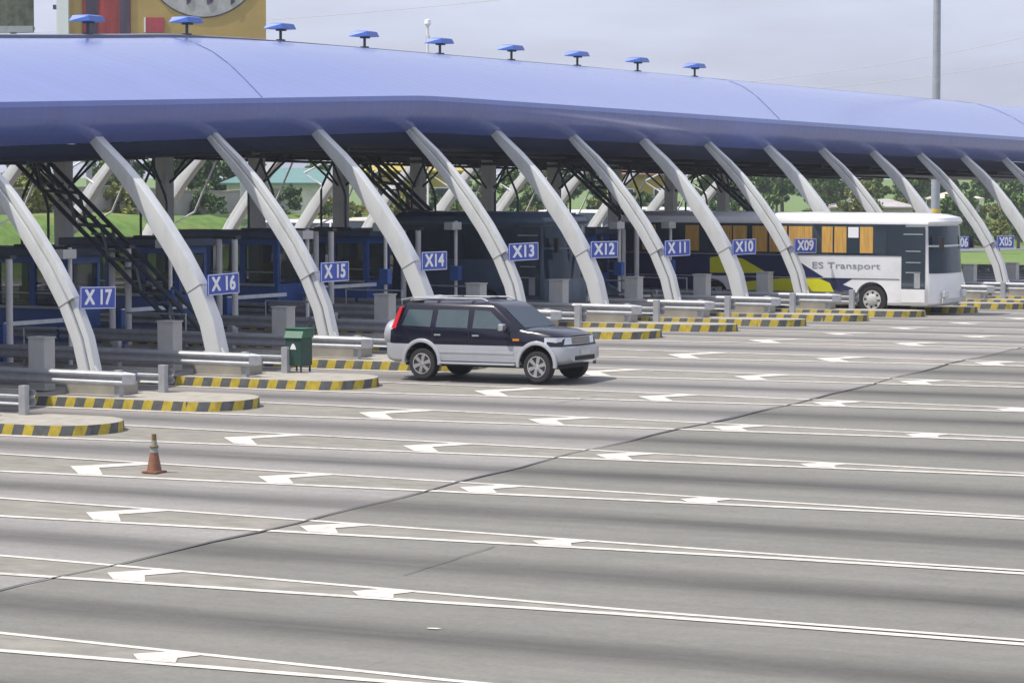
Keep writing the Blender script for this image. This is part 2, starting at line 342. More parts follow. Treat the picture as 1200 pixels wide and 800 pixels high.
tag(sheet([-59, -56, -53, -49], frange(118, 330, 6), lambda u, v: TZ(u, v)+.03, 'far_road', mat('far_asphalt', (.17, .17, .175), .85)), kind='structure')
def strip(mb, pts, wd, dz):
    """a flat painted line on the road through pts (u,v)"""
    V = []; F = []
    for i, (u, v) in enumerate(pts):
        V += [(u, v-wd/2, G(u, v-wd/2)+dz), (u, v+wd/2, G(u, v+wd/2)+dz)]
    for i in range(len(pts)-1): F.append((2*i, 2*i+2, 2*i+3, 2*i+1))
    mb.add(V, F)
def gw(u): return max(.10, .97*(36.6-u)/21.2) if u > 15.4 else .97
for k in range(-7, 21):
    vc = VK(k)
    us = [-16]+frange(-8, 36, 2)+[40, 50, 60, 75]
    if k > -2:
        gm = MB(); V = []; F = []
        uu = frange(14.5, 36, 1.5)
        for u in uu:
            for t in (-1, -.5, 0, .5, 1): V.append((u, vc+t*gw(u), G(u, vc+t*gw(u))+.005))
        n = len(uu)
        F = [(i*5+j, (i+1)*5+j, (i+1)*5+j+1, i*5+j+1) for i in range(n-1) for j in range(4)]
        gm.add(V, F).build('gore_surface', M['gore'], road)
    else:
        gm = MB(); V = []; uu = frange(13, 36, 1.5)
        for u in uu:
            for t in (-1, 0, 1): V.append((u, vc+t*gw(u), G(u, vc+t*gw(u))+.005))
        gm.add(V, [(i*3+j, (i+1)*3+j, (i+1)*3+j+1, i*3+j+1) for i in range(len(uu)-1) for j in range(2)]).build('gore_surface', M['gore'], road)
    for sgn in (-1, 1):
        lm = MB()
        jig = random.uniform(-.02, .02)
        strip(lm, [(u, vc+sgn*(gw(u)+(.13 if u < 15.4 else .10*max(0, (36-u)/21)))+jig) for u in us], (.155 if sgn < 0 else .12), .010 if sgn < 0 else .012)
        lm.build('painted_line', M['paint'], road)
    for i in range(5):
        ua = 18.33+3.92*i + random.uniform(-.04, .04); wv = gw(ua+.5)-.02
        if ua > 31.5: continue
        pts = [(ua, 0), (ua+wv, -wv), (ua+wv+.52, -wv), (ua+.62, 0), (ua+wv+.52, wv), (ua+wv, wv)]
        cm = MB(); cm.add([(u, vc+v, G(u, vc+v)+.014) for u, v in pts], [(0, 1, 2, 3), (0, 3, 4, 5)])
        cm.build('painted_chevron', M['paint'], road)
# the long joint across all lanes
jm = MB(); pts = []
v = -78
while v < 105:
    wob = .10*math.sin(v*.35)+.05*math.sin(v*1.7)
    pts.append((25.85+wob, v)); v += 1.0
V = []; F = []
for i, (u, v) in enumerate(pts):
    wd = .028+.012*math.sin(v*.9)+(.05 if abs(v+16.5) < .9 else 0)
    V += [(u-wd, v, G(u, v)+.018), (u+wd, v, G(u, v)+.018)]
F = [(2*i, 2*i+1, 2*i+3, 2*i+2) for i in range(len(pts)-1)]
jm.add(V, F).build('expansion_joint', M['joint'], road)
for a_, b_ in [((29.99, -35.46), (29.86, -32.83)), ((21.31, -15.57), (21.48, -14.08))]:
    jm = MB(); V = []
    for i in range(9):
        t = i/8; u = a_[0]+(b_[0]-a_[0])*t+.015*math.sin(i*2.1); v = a_[1]+(b_[1]-a_[1])*t; V += [(u-.009, v, G(u, v)+.018), (u+.009, v, G(u, v)+.018)]
    jm.add(V, [(2*i, 2*i+1, 2*i+3, 2*i+2) for i in range(8)]).build('surface_crack', M['joint'], road)

pm = MB(); pm.add([(u, v, G(u, v)+.012) for u, v in ((32.30+.0, -38.66), (32.30+.05, -38.66-.03), (32.30+.15, -38.66-.02), (32.30+.2, -38.66+.02), (32.30+.12, -38.66+.05), (32.30+.02, -38.66+.03))], [(0, 1, 2, 3, 4, 5)]); pm.build('paint_patch', M['paint'], road)

# ------------------------------------------------------------------ the big canopy
canopy = thing('toll_canopy', 'huge blue curved metal roof spanning all the toll lanes', 'toll canopy', (0, 0, 0))
half = [(0, 8.42), (1.5, 8.36), (3, 8.18), (4.5, 7.86), (5.9, 7.44), (7.0, 7.04), (7.9, 6.70), (8.68, 6.41),
        (8.73, 6.27), (8.70, 6.08), (8.62, 5.90), (8.50, 5.73), (8.35, 5.57), (8.15, 5.42)]
def rz(v):
    T = ((-60, -.34), (-7, -.30), (-2, -.24), (5, -.10), (14, -.05), (25, .0), (62, .04), (90, .04))
    for (a, x), (b, y) in zip(T, T[1:]):
        if a <= v <= b: return x+(y-x)*(v-a)/(b-a)
    return 0
def endf(v):
    if v > 63: return max(0, 1-((v-63)/17)**1.6)
    if v < -30: return max(0, 1-((-30-v)/14)**1.8)
    return 1
def roof_pt(u, z, v):
    e = endf(v)
    zz = 6.0+(z-6.0)*(.12+.88*e) if z > 6 else z
    if z > 6.4: zz += rz(v)*min(1, (z-6.3)/2)*e
    return (u*(.55+.45*min(1, e*1.6)), v, G(u, v)+zz)
vv = frange(-44, -30, 2)+frange(-28, -3, 2.5)+frange(-2.5, 2.5, .5)+frange(4, 62, 3)+frange(63, 80, 2)
prof = [(-u, z) for u, z in half[::-1]] + half[1:]
mb = MB(); n = len(prof)
mb.add([roof_pt(u, z, v) for v in vv for u, z in prof], [(j*n+i, j*n+i+1, (j+1)*n+i+1, (j+1)*n+i) for j in range(len(vv)-1) for i in range(n-1)])
rs = mb.build('roof_shell', M['roof'], canopy)
rs.data.shade_smooth(); rs.data.set_sharp_from_angle(angle=R(24))
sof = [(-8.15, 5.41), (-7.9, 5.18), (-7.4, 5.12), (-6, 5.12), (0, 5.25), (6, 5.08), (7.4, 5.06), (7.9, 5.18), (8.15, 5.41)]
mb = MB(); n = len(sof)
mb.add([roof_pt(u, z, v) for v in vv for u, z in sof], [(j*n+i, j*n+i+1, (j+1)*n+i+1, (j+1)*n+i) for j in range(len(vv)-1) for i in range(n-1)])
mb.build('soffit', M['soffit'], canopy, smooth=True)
mb = MB(); vr = [v for v in vv if -30 <= v <= 62]
rr = [[(x, v, G(0, v)+8.42+rz(v)+z) for x, z in ((-.25, -.06), (-.25, .08), (0, .11), (.25, .08), (.25, -.06))] for v in vr]
mb.loft(rr); mb.build('ridge_cap', mat('ridge_cap', (.16, .17, .22), .5), canopy)
def roof_z(u, v):
    for i in range(len(half)-1):
        (a, za), (b, zb) = half[i], half[i+1]
        if a <= u <= b: return roof_pt(u, za+(zb-za)*(u-a)/(b-a), v)[2]
    return 6
for (v0, v1) in ((-.8, -7.6), (33.8, 23.2), (59, 50)):
    mb = MB(); P = []
    for i in range(15):
        t = i/14; u = .3+8.3*t; v = v0+(v1-v0)*(t**1.15); P.append((u, v, roof_z(u, v)+.004))
    mb.tube(P, .014, 5); mb.build('roof_line', mat('line_blue', (.06, .08, .20), .6), canopy)  # thin dark blue line running diagonally down the roof
# purlins and edge beams below the soffit
for v in [VK(k) for k in range(-1, 17)]:
    mb = MB(); mb.box((0, v, G(0, v)+5.06), (12.5, .12, .16)); mb.build('roof_beam', M['darksteel'], canopy)
for u in (-5.5, -2.6, 2.6, 5.5):
    mb = MB(); vb = [q for q in vv if -28 <= q <= 66]
    mb.tube([(u, q, G(u, q)+4.99) for q in vb], .05, 6); mb.build('roof_purlin', M['darksteel'], canopy)

# ridge fittings
def make_hood():
    t = thing('hooded_light', '', 'light fitting', group='blue hooded lights along the roof ridge')
    mb = MB()
    top = [(-.24, -.40, .52), (.26, -.34, .52), (.26, .34, .52), (-.24, .40, .52)]
    bot = [(-.30, -.50, .36), (.34, -.36, .36), (.34, .36, .36), (-.30, .50, .36)]
    cr = [(-.12, -.26, .545), (.16, -.22, .545), (.16, .22, .545), (-.12, .26, .545)]
    mb.loft([bot, top, cr]); mb.build('hood', M['hood'], t, bevel=.015)
    mb = MB(); mb.tube([(0, 0, 0), (0, 0, .36)], .045, 8); mb.box((0, 0, .03), (.2, .2, .06)); mb.build('stem', M['darksteel'], t)
    mb = MB(); mb.box((.02, 0, .335), (.22, .26, .05)); mb.build('lamp', M['darksteel'], t)
    return t
vh = [-3.47, 1.12, 5.9, 10.6, 15.2, 19.95, 24.7, 29.4, 34.2]
wh = ['in front of the dark red panel of the billboard', 'in front of the small red square of the billboard', 'first one to the right of the yellow billboard', 'between the yellow billboard and the thin short mast',
      'just right of the thin short mast', 'above the arm beside sign X12', 'above the arm beside sign X11', 'above the arm beside sign X10', 'rightmost of the row on the ridge']
h0 = make_hood()
for i, v in enumerate(vh):
    o = h0 if i == 0 else copy_tree(h0)
    o.location = (0, v, G(0, v)+8.42+rz(v)+.08); o['label'] = 'blue hooded ridge light, '+wh[i]
    o.rotation_euler = (0, 0, random.uniform(-.06, .06))

# ------------------------------------------------------------------ islands
def outline(L_, hw, n=10):
    """closed rounded outline, long ends elliptical"""
    P = []
    for s in range(n+1):
        a = -math.pi/2+math.pi*s/n; P.append((L_-1.05+1.05*math.cos(a), hw*math.sin(a)))
    for s in range(n+1):
        a = math.pi/2+math.pi*s/n; P.append((-L_+1.05+1.05*math.cos(a), hw*math.sin(a)))
    # subdivide the long sides
    Q = []
    for i, p in enumerate(P):
        Q.append(p); q = P[(i+1) % len(P)]
        if abs(q[0]-p[0]) > 4:
            m_ = 15
            for j in range(1, m_): Q.append((p[0]+(q[0]-p[0])*j/m_, p[1]+(q[1]-p[1])*j/m_))
    return Q
OL = outline(15.8, .90)
def island(k):
    vc = VK(k); nm = row_name(k)
    t = thing('toll_island', '', 'traffic island', (0, vc, G(0, vc)), group='kerbed toll islands')
    z0 = G(0, vc); H = .20
    n = len(OL)
    bot = [(x, y, G(x, vc+y)-z0-.02) for x, y in OL]; top = [(x*.9985, y*.985, G(x, vc+y)-z0+H) for x, y in OL]
    me = MB(); me.loft([bot, top], cap=False)
    ko = me.build('kerb', M['kerb'], t)
    uvl = ko.data.uv_layers.new(name='UVMap'); per = [0]
    for i in range(n): per.append(per[-1]+math.dist(OL[i], OL[(i+1) % n]))
    off = random.random()
    for p in ko.data.polygons:
        vi = [ko.data.loops[l].vertex_index for l in p.loop_indices]; idx = [i % n for i in vi]; wrap = max(idx) == n-1 and min(idx) == 0
        for l, i in zip(p.loop_indices, vi):
            q = i % n; s = per[q] if not (wrap and q == 0) else per[n]
            uvl.data[l].uv = (s+off, .2 if i >= n else 0)
    cap = MB(); inner = [(x*.996, y*.90, G(x, vc+y)-z0+H+.004) for x, y in OL]
    cap.loft([top, inner], cap=False); cap.add(inner, [])
    base = len(cap.v)-n
    ctr = [(x, 0) for x, y in OL]
    # fill strip-wise between the two long sides
    half_n = n//2
    F = []
    for i in range(half_n-1):
        a, b = i, i+1; c, d_ = n-1-i-1, n-1-i
        F.append((base+a, base+b, base+n-2-i, base+n-1-i))
    cap.f += F
    cap.build('island_top', M['conc'], t)
    return t
def lab_row(k):
    if 1 <= k <= 9 or k in (12, 13): return 'sign %s' % row_name(k)
    return None
NW = {0: 'zero', 1: 'one row', 2: 'two rows', 3: 'three rows', 4: 'four rows', 5: 'five rows', 6: 'six rows', 7: 'seven rows'}
order = {-1: 'in the row off the left edge', 0: 'in the nearest row', 10: 'one row past sign X09', 11: 'two rows past sign X09'}
for q in range(14, 21): order[q] = NW[q-13]+' past sign X05'
def where(k): return ('of the row with sign %s' % row_name(k)) if lab_row(k) else 'of the row '+order[k]
def at_row(k): return ('at sign %s' % row_name(k)) if lab_row(k) else order[k]
for k in KS:
    t = island(k); t['label'] = 'concrete island with yellow and black striped kerb, '+at_row(k)

# ------------------------------------------------------------------ white curved arms
APTS = [(11.66, .18, .38), (11.62, .7, .39), (11.45, 1.35, .40), (11.10, 2.1, .41), (10.62, 2.85, .41), (10.05, 3.6, .40), (9.47, 4.3, .36), (8.97, 4.82, .31), (8.50, 5.25, .25), (8.18, 5.56, .21)]
def make_arm(groove):
    t = thing('curved_arm', '', 'support arm')
    def ring(i, hw, th_s=1, off=0):
        a = Vector((APTS[max(i-1, 0)][0], 0, APTS[max(i-1, 0)][1])); b = Vector((APTS[min(i+1, len(APTS)-1)][0], 0, APTS[min(i+1, len(APTS)-1)][1]))
        tg = (b-a).normalized(); nrm = Vector((tg.z, 0, -tg.x)); c = Vector((APTS[i][0], 0, APTS[i][1]))+nrm*off; h = APTS[i][2]/2*th_s
        return [c-nrm*h+Vector((0, -hw, 0)), c+nrm*h+Vector((0, -hw, 0)), c+nrm*h+Vector((0, hw, 0)), c-nrm*h+Vector((0, hw, 0))]
    n = len(APTS)
    if not groove:
        mb = MB(); mb.loft([ring(i, .180-.003*i) for i in range(n)]); mb.build('arm_box', M['arm'], t, smooth=True, bevel=.012)
    else:
        mb = MB(); mb.loft([ring(i, .180-.003*i, .60, -.2*APTS[i][2]) for i in range(n)]); mb.build('arm_box', M['arm'], t, smooth=True, bevel=.012)
        mb = MB(); mb.loft([ring(i, .120-.003*i, .34, .345*APTS[i][2]) for i in range(n)]); mb.build('outer_rib', M['arm'], t, smooth=True, bevel=.01)
        mb = MB(); mb.loft([ring(i, .07-.002*i, .10, .14*APTS[i][2]) for i in range(n)]); mb.build('groove', M['arm_dark'], t)
    # splice joint
    mb = MB(); q = ring(3, .1755, 1.04); d_ = Vector((-.012, 0, .022))
    mb.loft([q, [p+d_ for p in q]]); mb.build('splice_joint', M['arm_dark'], t)
    mb = MB(); mb.box((11.9, 0, .33), (1.55, .5, .28)); mb.build('footing', M['conc'], t, bevel=.02)
    mb = MB(); mb.box((11.66, 0, .485), (.85, .46, .03)); mb.box((11.35, -.12, .6), (.03, .03, .25)); mb.tube([(12.05, -.2, .5), (11.88, -.2, .8)], .035, 6); mb.build('base_plate', M['arm'], t)
    return t
pair = [make_arm(False), make_arm(True)]; used = [False, False]
def mirror_copy(src):
    c = copy_tree(src); c.rotation_euler = (0, 0, math.pi); return c
for k in KS:
    j = k % 2                                     # odd k: X17, X15 ... grooved
    o = pair[j] if not used[j] else copy_tree(pair[j]); used[j] = True
    o.location = (0, VK(k), G(10, VK(k))); o.rotation_euler = (0, 0, 0)
    o['group'] = 'white curved arms on the near side of the canopy'
    ext = ' with a groove down it' if j else ' of plain box shape'
    if lab_row(k): o['label'] = 'white curved steel arm%s, carrying blue %s' % (ext, lab_row(k))
    else: o['label'] = 'white curved steel arm%s, %s' % (ext, order[k])
FAR = range(5, 18)
farpos = {}
for k in FAR:
    c = mirror_copy(pair[k % 2]); c.name = 'curved_arm'; c.location = (0, VK(k), G(-10, VK(k))); c['group'] = 'white curved arms on the far side of the canopy'
    MB().tube([(9.55, .1, 4.2), (10.5, .1, 4.75), (8.55, .1, 5.62)], .045, 6).build('cross_brace', M['arm'], c)
    MB().tube([(10.9, -.1, 2.4), (9.0, -.1, 3.3), (8.0, -.1, 5.2)], .035, 6).build('cross_brace', M['arm'], c)
    c['label'] = 'far side white arm leaning right, '+at_row(k)

# ------------------------------------------------------------------ centre columns, struts, conduits
def make_col():
    t = thing('ridge_column', '', 'column', group='square grey columns under the ridge')
    MB().box((0, 0, 2.55), (.38, .38, 5.1)).build('shaft', M['column'], t, bevel=.02)
    mb = MB(); mb.box((0, 0, .35), (.62, .62, .3)); mb.build('plinth', M['conc'], t)
    mb = MB(); mb.box((0, 0, 4.92), (.5, .5, .10)); mb.build('cap_plate', M['darksteel'], t)
    mb = MB()
    for sx in (-1, 1): mb.tube([(sx*.17, 0, 4.1), (sx*1.3, 0, 5.0)], .035, 6)
    mb.tube([(0, .17, 4.1), (0, 1.3, 5.0)], .035, 6); mb.tube([(0, -.17, 4.1), (0, -1.3, 5.0)], .035, 6)
    mb.build('brace', M['darksteel'], t)
    return t
c0 = make_col(); first = True
for k in range(-1, 14):
    o = c0 if first else copy_tree(c0); first = False
    o.location = (0, VK(k), G(0, VK(k))); o['label'] = 'square grey column under the roof ridge, '+at_row(k)
def make_strut():
    t = thing('lattice_strut', '', 'truss', group='dark lattice struts under the canopy')
    a0, a1 = Vector((1.0, 0, 5.2)), Vector((6.6, 0, .6)); dr = (a1-a0).normalized(); nr = Vector((-dr.z, 0, dr.x))
    for s, nm in ((-1, 'chord'), (1, 'chord')):
        mb = MB()
        for y in (-.22, .22): mb.tube([a0+nr*.23*s+Vector((0, y, 0)), a1+nr*.23*s+Vector((0, y, 0))], .06, 6)
        mb.build(nm, M['darksteel'], t)
    mb = MB(); nn = 11
    for i in range(nn):
        p = a0.lerp(a1, i/nn); q = a0.lerp(a1, (i+1)/nn)
        for y in (-.22, .22):
            s = 1 if i % 2 else -1
            mb.tube([p+nr*.23*s+Vector((0, y, 0)), q-nr*.23*s+Vector((0, y, 0))], .04, 5)
        mb.box(tuple(p), (.34, .44, .05))
    mb.build('lacing', mat('lacing_grey', (.13, .14, .15), .5), t)
    return t
s0 = make_strut(); first = True
for k, ox in ((3, 1.3), (7, -.5), (10, -.4), (12, .5)):
    o = s0 if first else copy_tree(s0); first = False
    o.location = (ox, VK(k), G(3, VK(k))); o['label'] = 'dark lattice strut sloping down from the roof '+at_row(k)
def make_conduit():
    t = thing('conduit_stand', '', 'pipe stand', group='bent dark pipes on the booth roofs')
    mb = MB(); mb.tube([(3.6, 0, 5.1), (3.6, 0, 4.7), (3.25, 0, 4.05), (3.2, 0, 3.9), (3.2, 0, 2.75)], .035, 6); mb.build('bent_pipe', M['darksteel'], t)
    mb = MB(); mb.tube([(3.62, 0, 5.1), (3.66, 0, 4.6), (4.0, 0, 3.9), (4.05, 0, 3.7), (4.05, 0, 2.75)], .035, 6); mb.build('bent_pipe', M['darksteel'], t)
    mb = MB(); mb.box((3.6, 0, 2.79), (1.1, .3, .06)); mb.build('base', M['darksteel'], t)
    return t
q0 = make_conduit(); first = True
for k in range(1, 12):
    o = q0 if first else copy_tree(q0); first = False
    o.location = (-.9 + .3*((k*7) % 3), VK(k), G(3, VK(k))); o['label'] = 'forked dark pipe rising to the roof above the booth '+at_row(k)

# ------------------------------------------------------------------ toll booths
def make_booth():
    t = thing('toll_booth', '', 'toll booth', group='blue toll booths on the islands')
    x0, x1, hw = .7, 4.3, .62
    mb = MB(); mb.box(((x0+x1)/2, 0, .75), (x1-x0, 2*hw, 1.1)); mb.build('wall', M['boothblue'], t, bevel=.015)
    mb = MB()
    for x in (x0+.08, 1.95, 3.1, x1-.08):
        for y in (-hw+.06, hw-.06): mb.box((x, y, 1.85), (.16, .12, 1.1))
    mb.box(((x0+x1)/2, 0, 2.46), (x1-x0, 2*hw, .18)); mb.build('frame', M['boothblue'], t)
    for a, b in ((.86, 1.87), (2.03, 3.02), (3.18, 4.14)):
        for y in (-hw+.07, hw-.07):
            w_ = MB().box(((a+b)/2, y, 1.84), (b-a, .02, 1.06)).build('window', M['boothglass'], t)
            MB().box(((a+b)/2, y+(-.018 if y < 0 else .018), 1.62), (b-a, .02, .035)).build('window_bar', M['steel'], w_)
    MB().box((x1+.004, 0, 1.84), (.02, .9, 1.0)).build('window', M['boothglass'], t)
    MB().box((2.4, 0, 1.36), (2.9, .8, .06)).build('counter', M['cab'], t)
    MB().box((2.35, .1, 1.60), (.40, .10, .34)).build('screen', M['darksteel'], t)
    MB().box((3.6, .05, 1.62), (.46, .34, .50)).build('cupboard', M['yellow'], t, bevel=.02)
    MB().box((1.35, .1, 1.7), (.10, .10, .7)).build('duct', M['cab'], t)
    mb = MB(); mb.box((1.45, -hw+.045, 1.62), (.38, .015, .42)); mb.build('notice', M['yellow'], t)
    mb = MB(); mb.box(((x0+x1)/2, 0, 2.66), (x1-x0+.5, 2*hw+.4, .2)); mb.build('roof', M['boothroof'], t, bevel=.03)
    mb = MB(); mb.box((2.5, -hw-.03, 1.27), (3.4, .05, .07)); mb.build('ledge', M['steel'], t)
    return t
b0 = make_booth(); first = True
for k in range(-1, 12):
    o = b0 if first else copy_tree(b0); first = False
    o.location = (0, VK(k), G(2.5, VK(k))); o['label'] = 'blue toll booth with dark windows on the island '+at_row(k)
def make_posts():
    t = thing('twin_post', '', 'post', group='twin grey posts beside the booths')
    for x in (5.15, 5.65): MB().tube([(x, 0, .2), (x, 0, 2.75)], .085, 10).build('post', M['column'], t, smooth=True)
    MB().box((5.4, 0, 2.78), (.75, .22, .08)).build('head_plate', M['darksteel'], t)
    return t
p0 = make_posts(); first = True
for k in range(-1, 12):
    o = p0 if first else copy_tree(p0); first = False
    o.location = (0, VK(k), G(5.4, VK(k))); o['label'] = 'pair of round grey posts past the booth '+at_row(k)
def make_eq():
    t = thing('equipment_pole', '', 'pole', group='slim equipment poles along the islands')
    MB().tube([(7.3, .2, .2), (7.3, .2, 3.0)], .05, 8).build('pole', M['column'], t, smooth=True)
    MB().box((7.35, -.05, 2.86), (.30, .5, .22)).build('reader_box', M['cab'], t, bevel=.02)
    MB().box((7.3, .2, 1.5), (.28, .22, .42)).build('meter_box', M['boothblue'], t, bevel=.015)
    mb = MB(); mb.tube([(6.4, -.4, .2), (6.4, -.4, 1.15), (8.2, -.4, 1.15), (8.2, -.4, .2)], .03, 6); mb.tube([(6.4, -.4, .7), (8.2, -.4, .7)], .025, 6); mb.build('hand_rail', M['steel'], t)
    return t
e0 = make_eq(); first = True
for k in range(-1, 12):
    o = e0 if first else copy_tree(e0); first = False
    o.location = (.5*((k*5) % 3)-.5, VK(k), G(7.3, VK(k))); o['label'] = 'slim grey pole with reader box and low handrail '+at_row(k)
def make_gate():
    t = thing('barrier_gate', '', 'barrier', group='white barrier arms across the lanes')
    MB().box((4.9, .62, .68), (.36, .32, .96)).build('housing', M['boothblue'], t, bevel=.02)
    MB().box((4.9, 2.1, 1.15), (.04, 2.8, .10)).build('boom', M['barrier'], t)
    return t
g0 = make_gate(); first = True
for k in range(-1, 11):
    if k in (6, 9): continue
    o = g0 if first else copy_tree(g0); first = False
    o.location = (0, VK(k), G(5, VK(k))); o['label'] = 'white boom of the lane gate on the island '+at_row(k)
def make_cab():
    t = thing('control_cabinet', '', 'cabinet', group='pale grey control cabinets before the arms')
    MB().box((10.3, 0, .78), (.44, .36, 1.12)).build('body', M['cab'], t, bevel=.012)
    MB().box((10.3, 0, 1.355), (.48, .40, .03)).build('lid', M['cab'], t)
    MB().box((10.3, -.183, .80), (.36, .008, .92)).build('door', M['cab'], t)
    return t
k0 = make_cab(); first = True
for k in range(-1, 17):
    o = k0 if first else copy_tree(k0); first = False
    o.location = (0, VK(k), G(10.3, VK(k))); o['label'] = 'pale grey cabinet standing left of the arm foot '+at_row(k)

# ------------------------------------------------------------------ guard rails
def wbeam(mb, x0, x1, y, z, face):
    pr = [(0, .155), (.035, .14), (.075, .10), (.075, .065), (.02, .02), (.02, -.02), (.075, -.065), (.075, -.10), (.035, -.14), (0, -.155)]
    xs = [x0+(x1-x0)*i/4 for i in range(5)]
    rings = [[(x, y+face*a, z+b) for a, b in pr]+[(x, y+face*(a-.012), z+b) for a, b in pr[::-1]] for x in xs]
    mb.loft(rings)
def make_rails():
    t = thing('guard_rail', '', 'guardrail')
    for (x0, x1) in ((-13, -4.6), (-4.5, 3.9), (4.0, 8.4), (8.5, 12.95)):
        mb = MB(); wbeam(mb, x0, x1, 0, .60, -1); mb.build('rail', M['steel'], t, smooth=True)
    for x in (-12.6, -8.5, -4.5, -.5, 3.9, 8.4, 12.75):
        MB().box((x, .075, .47), (.14, .14, .62)).build('post', M['steel'], t, bevel=.012)
    mb = MB(); mb.loft([[(12.95, -.075, .70), (12.95, .0, .755), (12.95, 0, .445), (12.95, -.075, .50)], [(13.2, .02, .70), (13.22, .04, .72), (13.22, .04, .5), (13.2, .02, .5)]])
    mb.build('end_piece', M['steel'], t)
    return t
def make_rails_far():
    t = thing('guard_rail', '', 'guardrail')
    for (x0, x1) in ((-13, -4.6), (-4.5, 3.9), (4.0, 8.4), (8.5, 13.3)):
        mb = MB(); wbeam(mb, x0, x1, 0, .60, 1); mb.build('rail', M['steel'], t, smooth=True)
    for x in (-12.6, -8.5, -4.5, -.5, 3.9, 8.4, 13.12):
        MB().box((x, -.09, .51), (.16, .15, .66)).build('post', M['steel'], t, bevel=.012)
    return t
r0, r1 = make_rails(), make_rails_far(); first = True
for k in KS:
    a = r0 if first else copy_tree(r0); b = r1 if first else copy_tree(r1); first = False
    a.location = (0, VK(k)-.60, G(8, VK(k))); b.location = (0, VK(k)+.62, G(8, VK(k)))
    a['group'] = b['group'] = 'steel guardrails along the toll islands'
    a['label'] = 'steel guardrail on the near edge of the island '+at_row(k); b['label'] = 'steel guardrail on the far edge of the island '+at_row(k)

# ------------------------------------------------------------------ lane signs
for k in list(range(1, 10))+[12, 13]:
    vc = VK(k); nm = row_name(k)
    t = thing('lane_sign', 'blue plate with white edge and white lettering %s' % nm, 'sign', (11.58, vc+.30, G(11, vc)+2.21), R(90) if False else 0, group='blue lane number signs')
    t.rotation_euler = (R(random.uniform(-1.6, 1.2)), 0, R(-13 if k >= 5 else -2))
    MB().box((0, 0, 0), (.03, 1.16, .47)).build('plate', M['signblue'], t, bevel=.008)
    mb = MB()
    for z in (-.222, .222): mb.box((.017, 0, z), (.006, 1.12, .014))
    for y in (-.565, .565): mb.box((.017, y, 0), (.006, .014, .43))
    mb.build('border', M['white'], t)
    txt = nm if nm in ('X14', 'X13', 'X12', 'X10', 'X09', 'X05', 'X06') else nm[0]+' '+nm[1:]
    text_mesh(txt, .44, 'lettering', M['white'], t, (.021, 0, .0), (R(90), 0, R(90)), ext=.003, bold=0, sx=1.15 if ' ' not in txt else 1.0, thick=.013)
    MB().box((-.12, -.44, 0), (.22, .06, .06)).build('bracket', M['steel'], t)

# ------------------------------------------------------------------ litter bin, cone
bx, by = 13.28, -12.98
bz = G(bx, by)+.205
bin_ = thing('litter_bin', 'dark green litter bin with bright green sloping hood on the island edge', 'litter bin', (bx, by, bz), R(4))
MB().box((0, 0, .46), (.42, .50, .62)).build('body', M['bin'], bin_, bevel=.02)
mb = MB(); mb.loft([[(-.235, -.28, .77), (.235, -.28, .77), (.235, .27, .77), (-.235, .27, .77)], [(-.235, -.17, .96), (.235, -.17, .96), (.235, .27, .96), (-.235, .27, .96)]]); mb.build('hood', M['binTop'], bin_, bevel=.012)
MB().box((0, .05, .975), (.52, .50, .03)).build('lid', M['binTop'], bin_, bevel=.01)
mb = MB()
for x in (-.17, .17):
    for y in (-.2, .2): mb.box((x, y, .075), (.035, .035, .15))
mb.build('stand', M['darksteel'], bin_)
tri = MB(); tri.prism([(-.08, .52), (.08, .52), (.05, .60), (.015, .65), (-.015, .65), (-.05, .60)], 'Y', -.258, -.252); tri.build('white_mark', M['white'], bin_)

cz = G(20.27, -27.8)
cone = thing('traffic_cone', 'worn orange traffic cone with grey sleeve standing in the painted gore', 'traffic cone', (20.27, -27.8, cz+.008))
mb = MB(); mb.box((0, 0, .018), (.31, .31, .036)); mb.build('base', M['cone'], cone, bevel=.01)
mb = MB(); mb.lathe([(.132, .034), (.126, .05), (.070, .35)], 24, cap=False); mb.build('cone_body', M['cone'], cone, smooth=True)
mb = MB(); mb.lathe([(.077, .345), (.066, .395), (.066, .43), (.062, .45), (.042, .56)], 24, cap=False); mb.build('sleeve', M['conegrey'], cone, smooth=True)
mb = MB(); mb.lathe([(.078, .43), (.078, .455), (.064, .47)], 24, cap=False); mb.build('band', M['conetip'], cone, smooth=True)
mb = MB(); mb.lathe([(.043, .555), (.040, .62), (.042, .66), (.030, .665)], 20, cap=True); mb.build('tip', M['conetip'], cone, smooth=True)

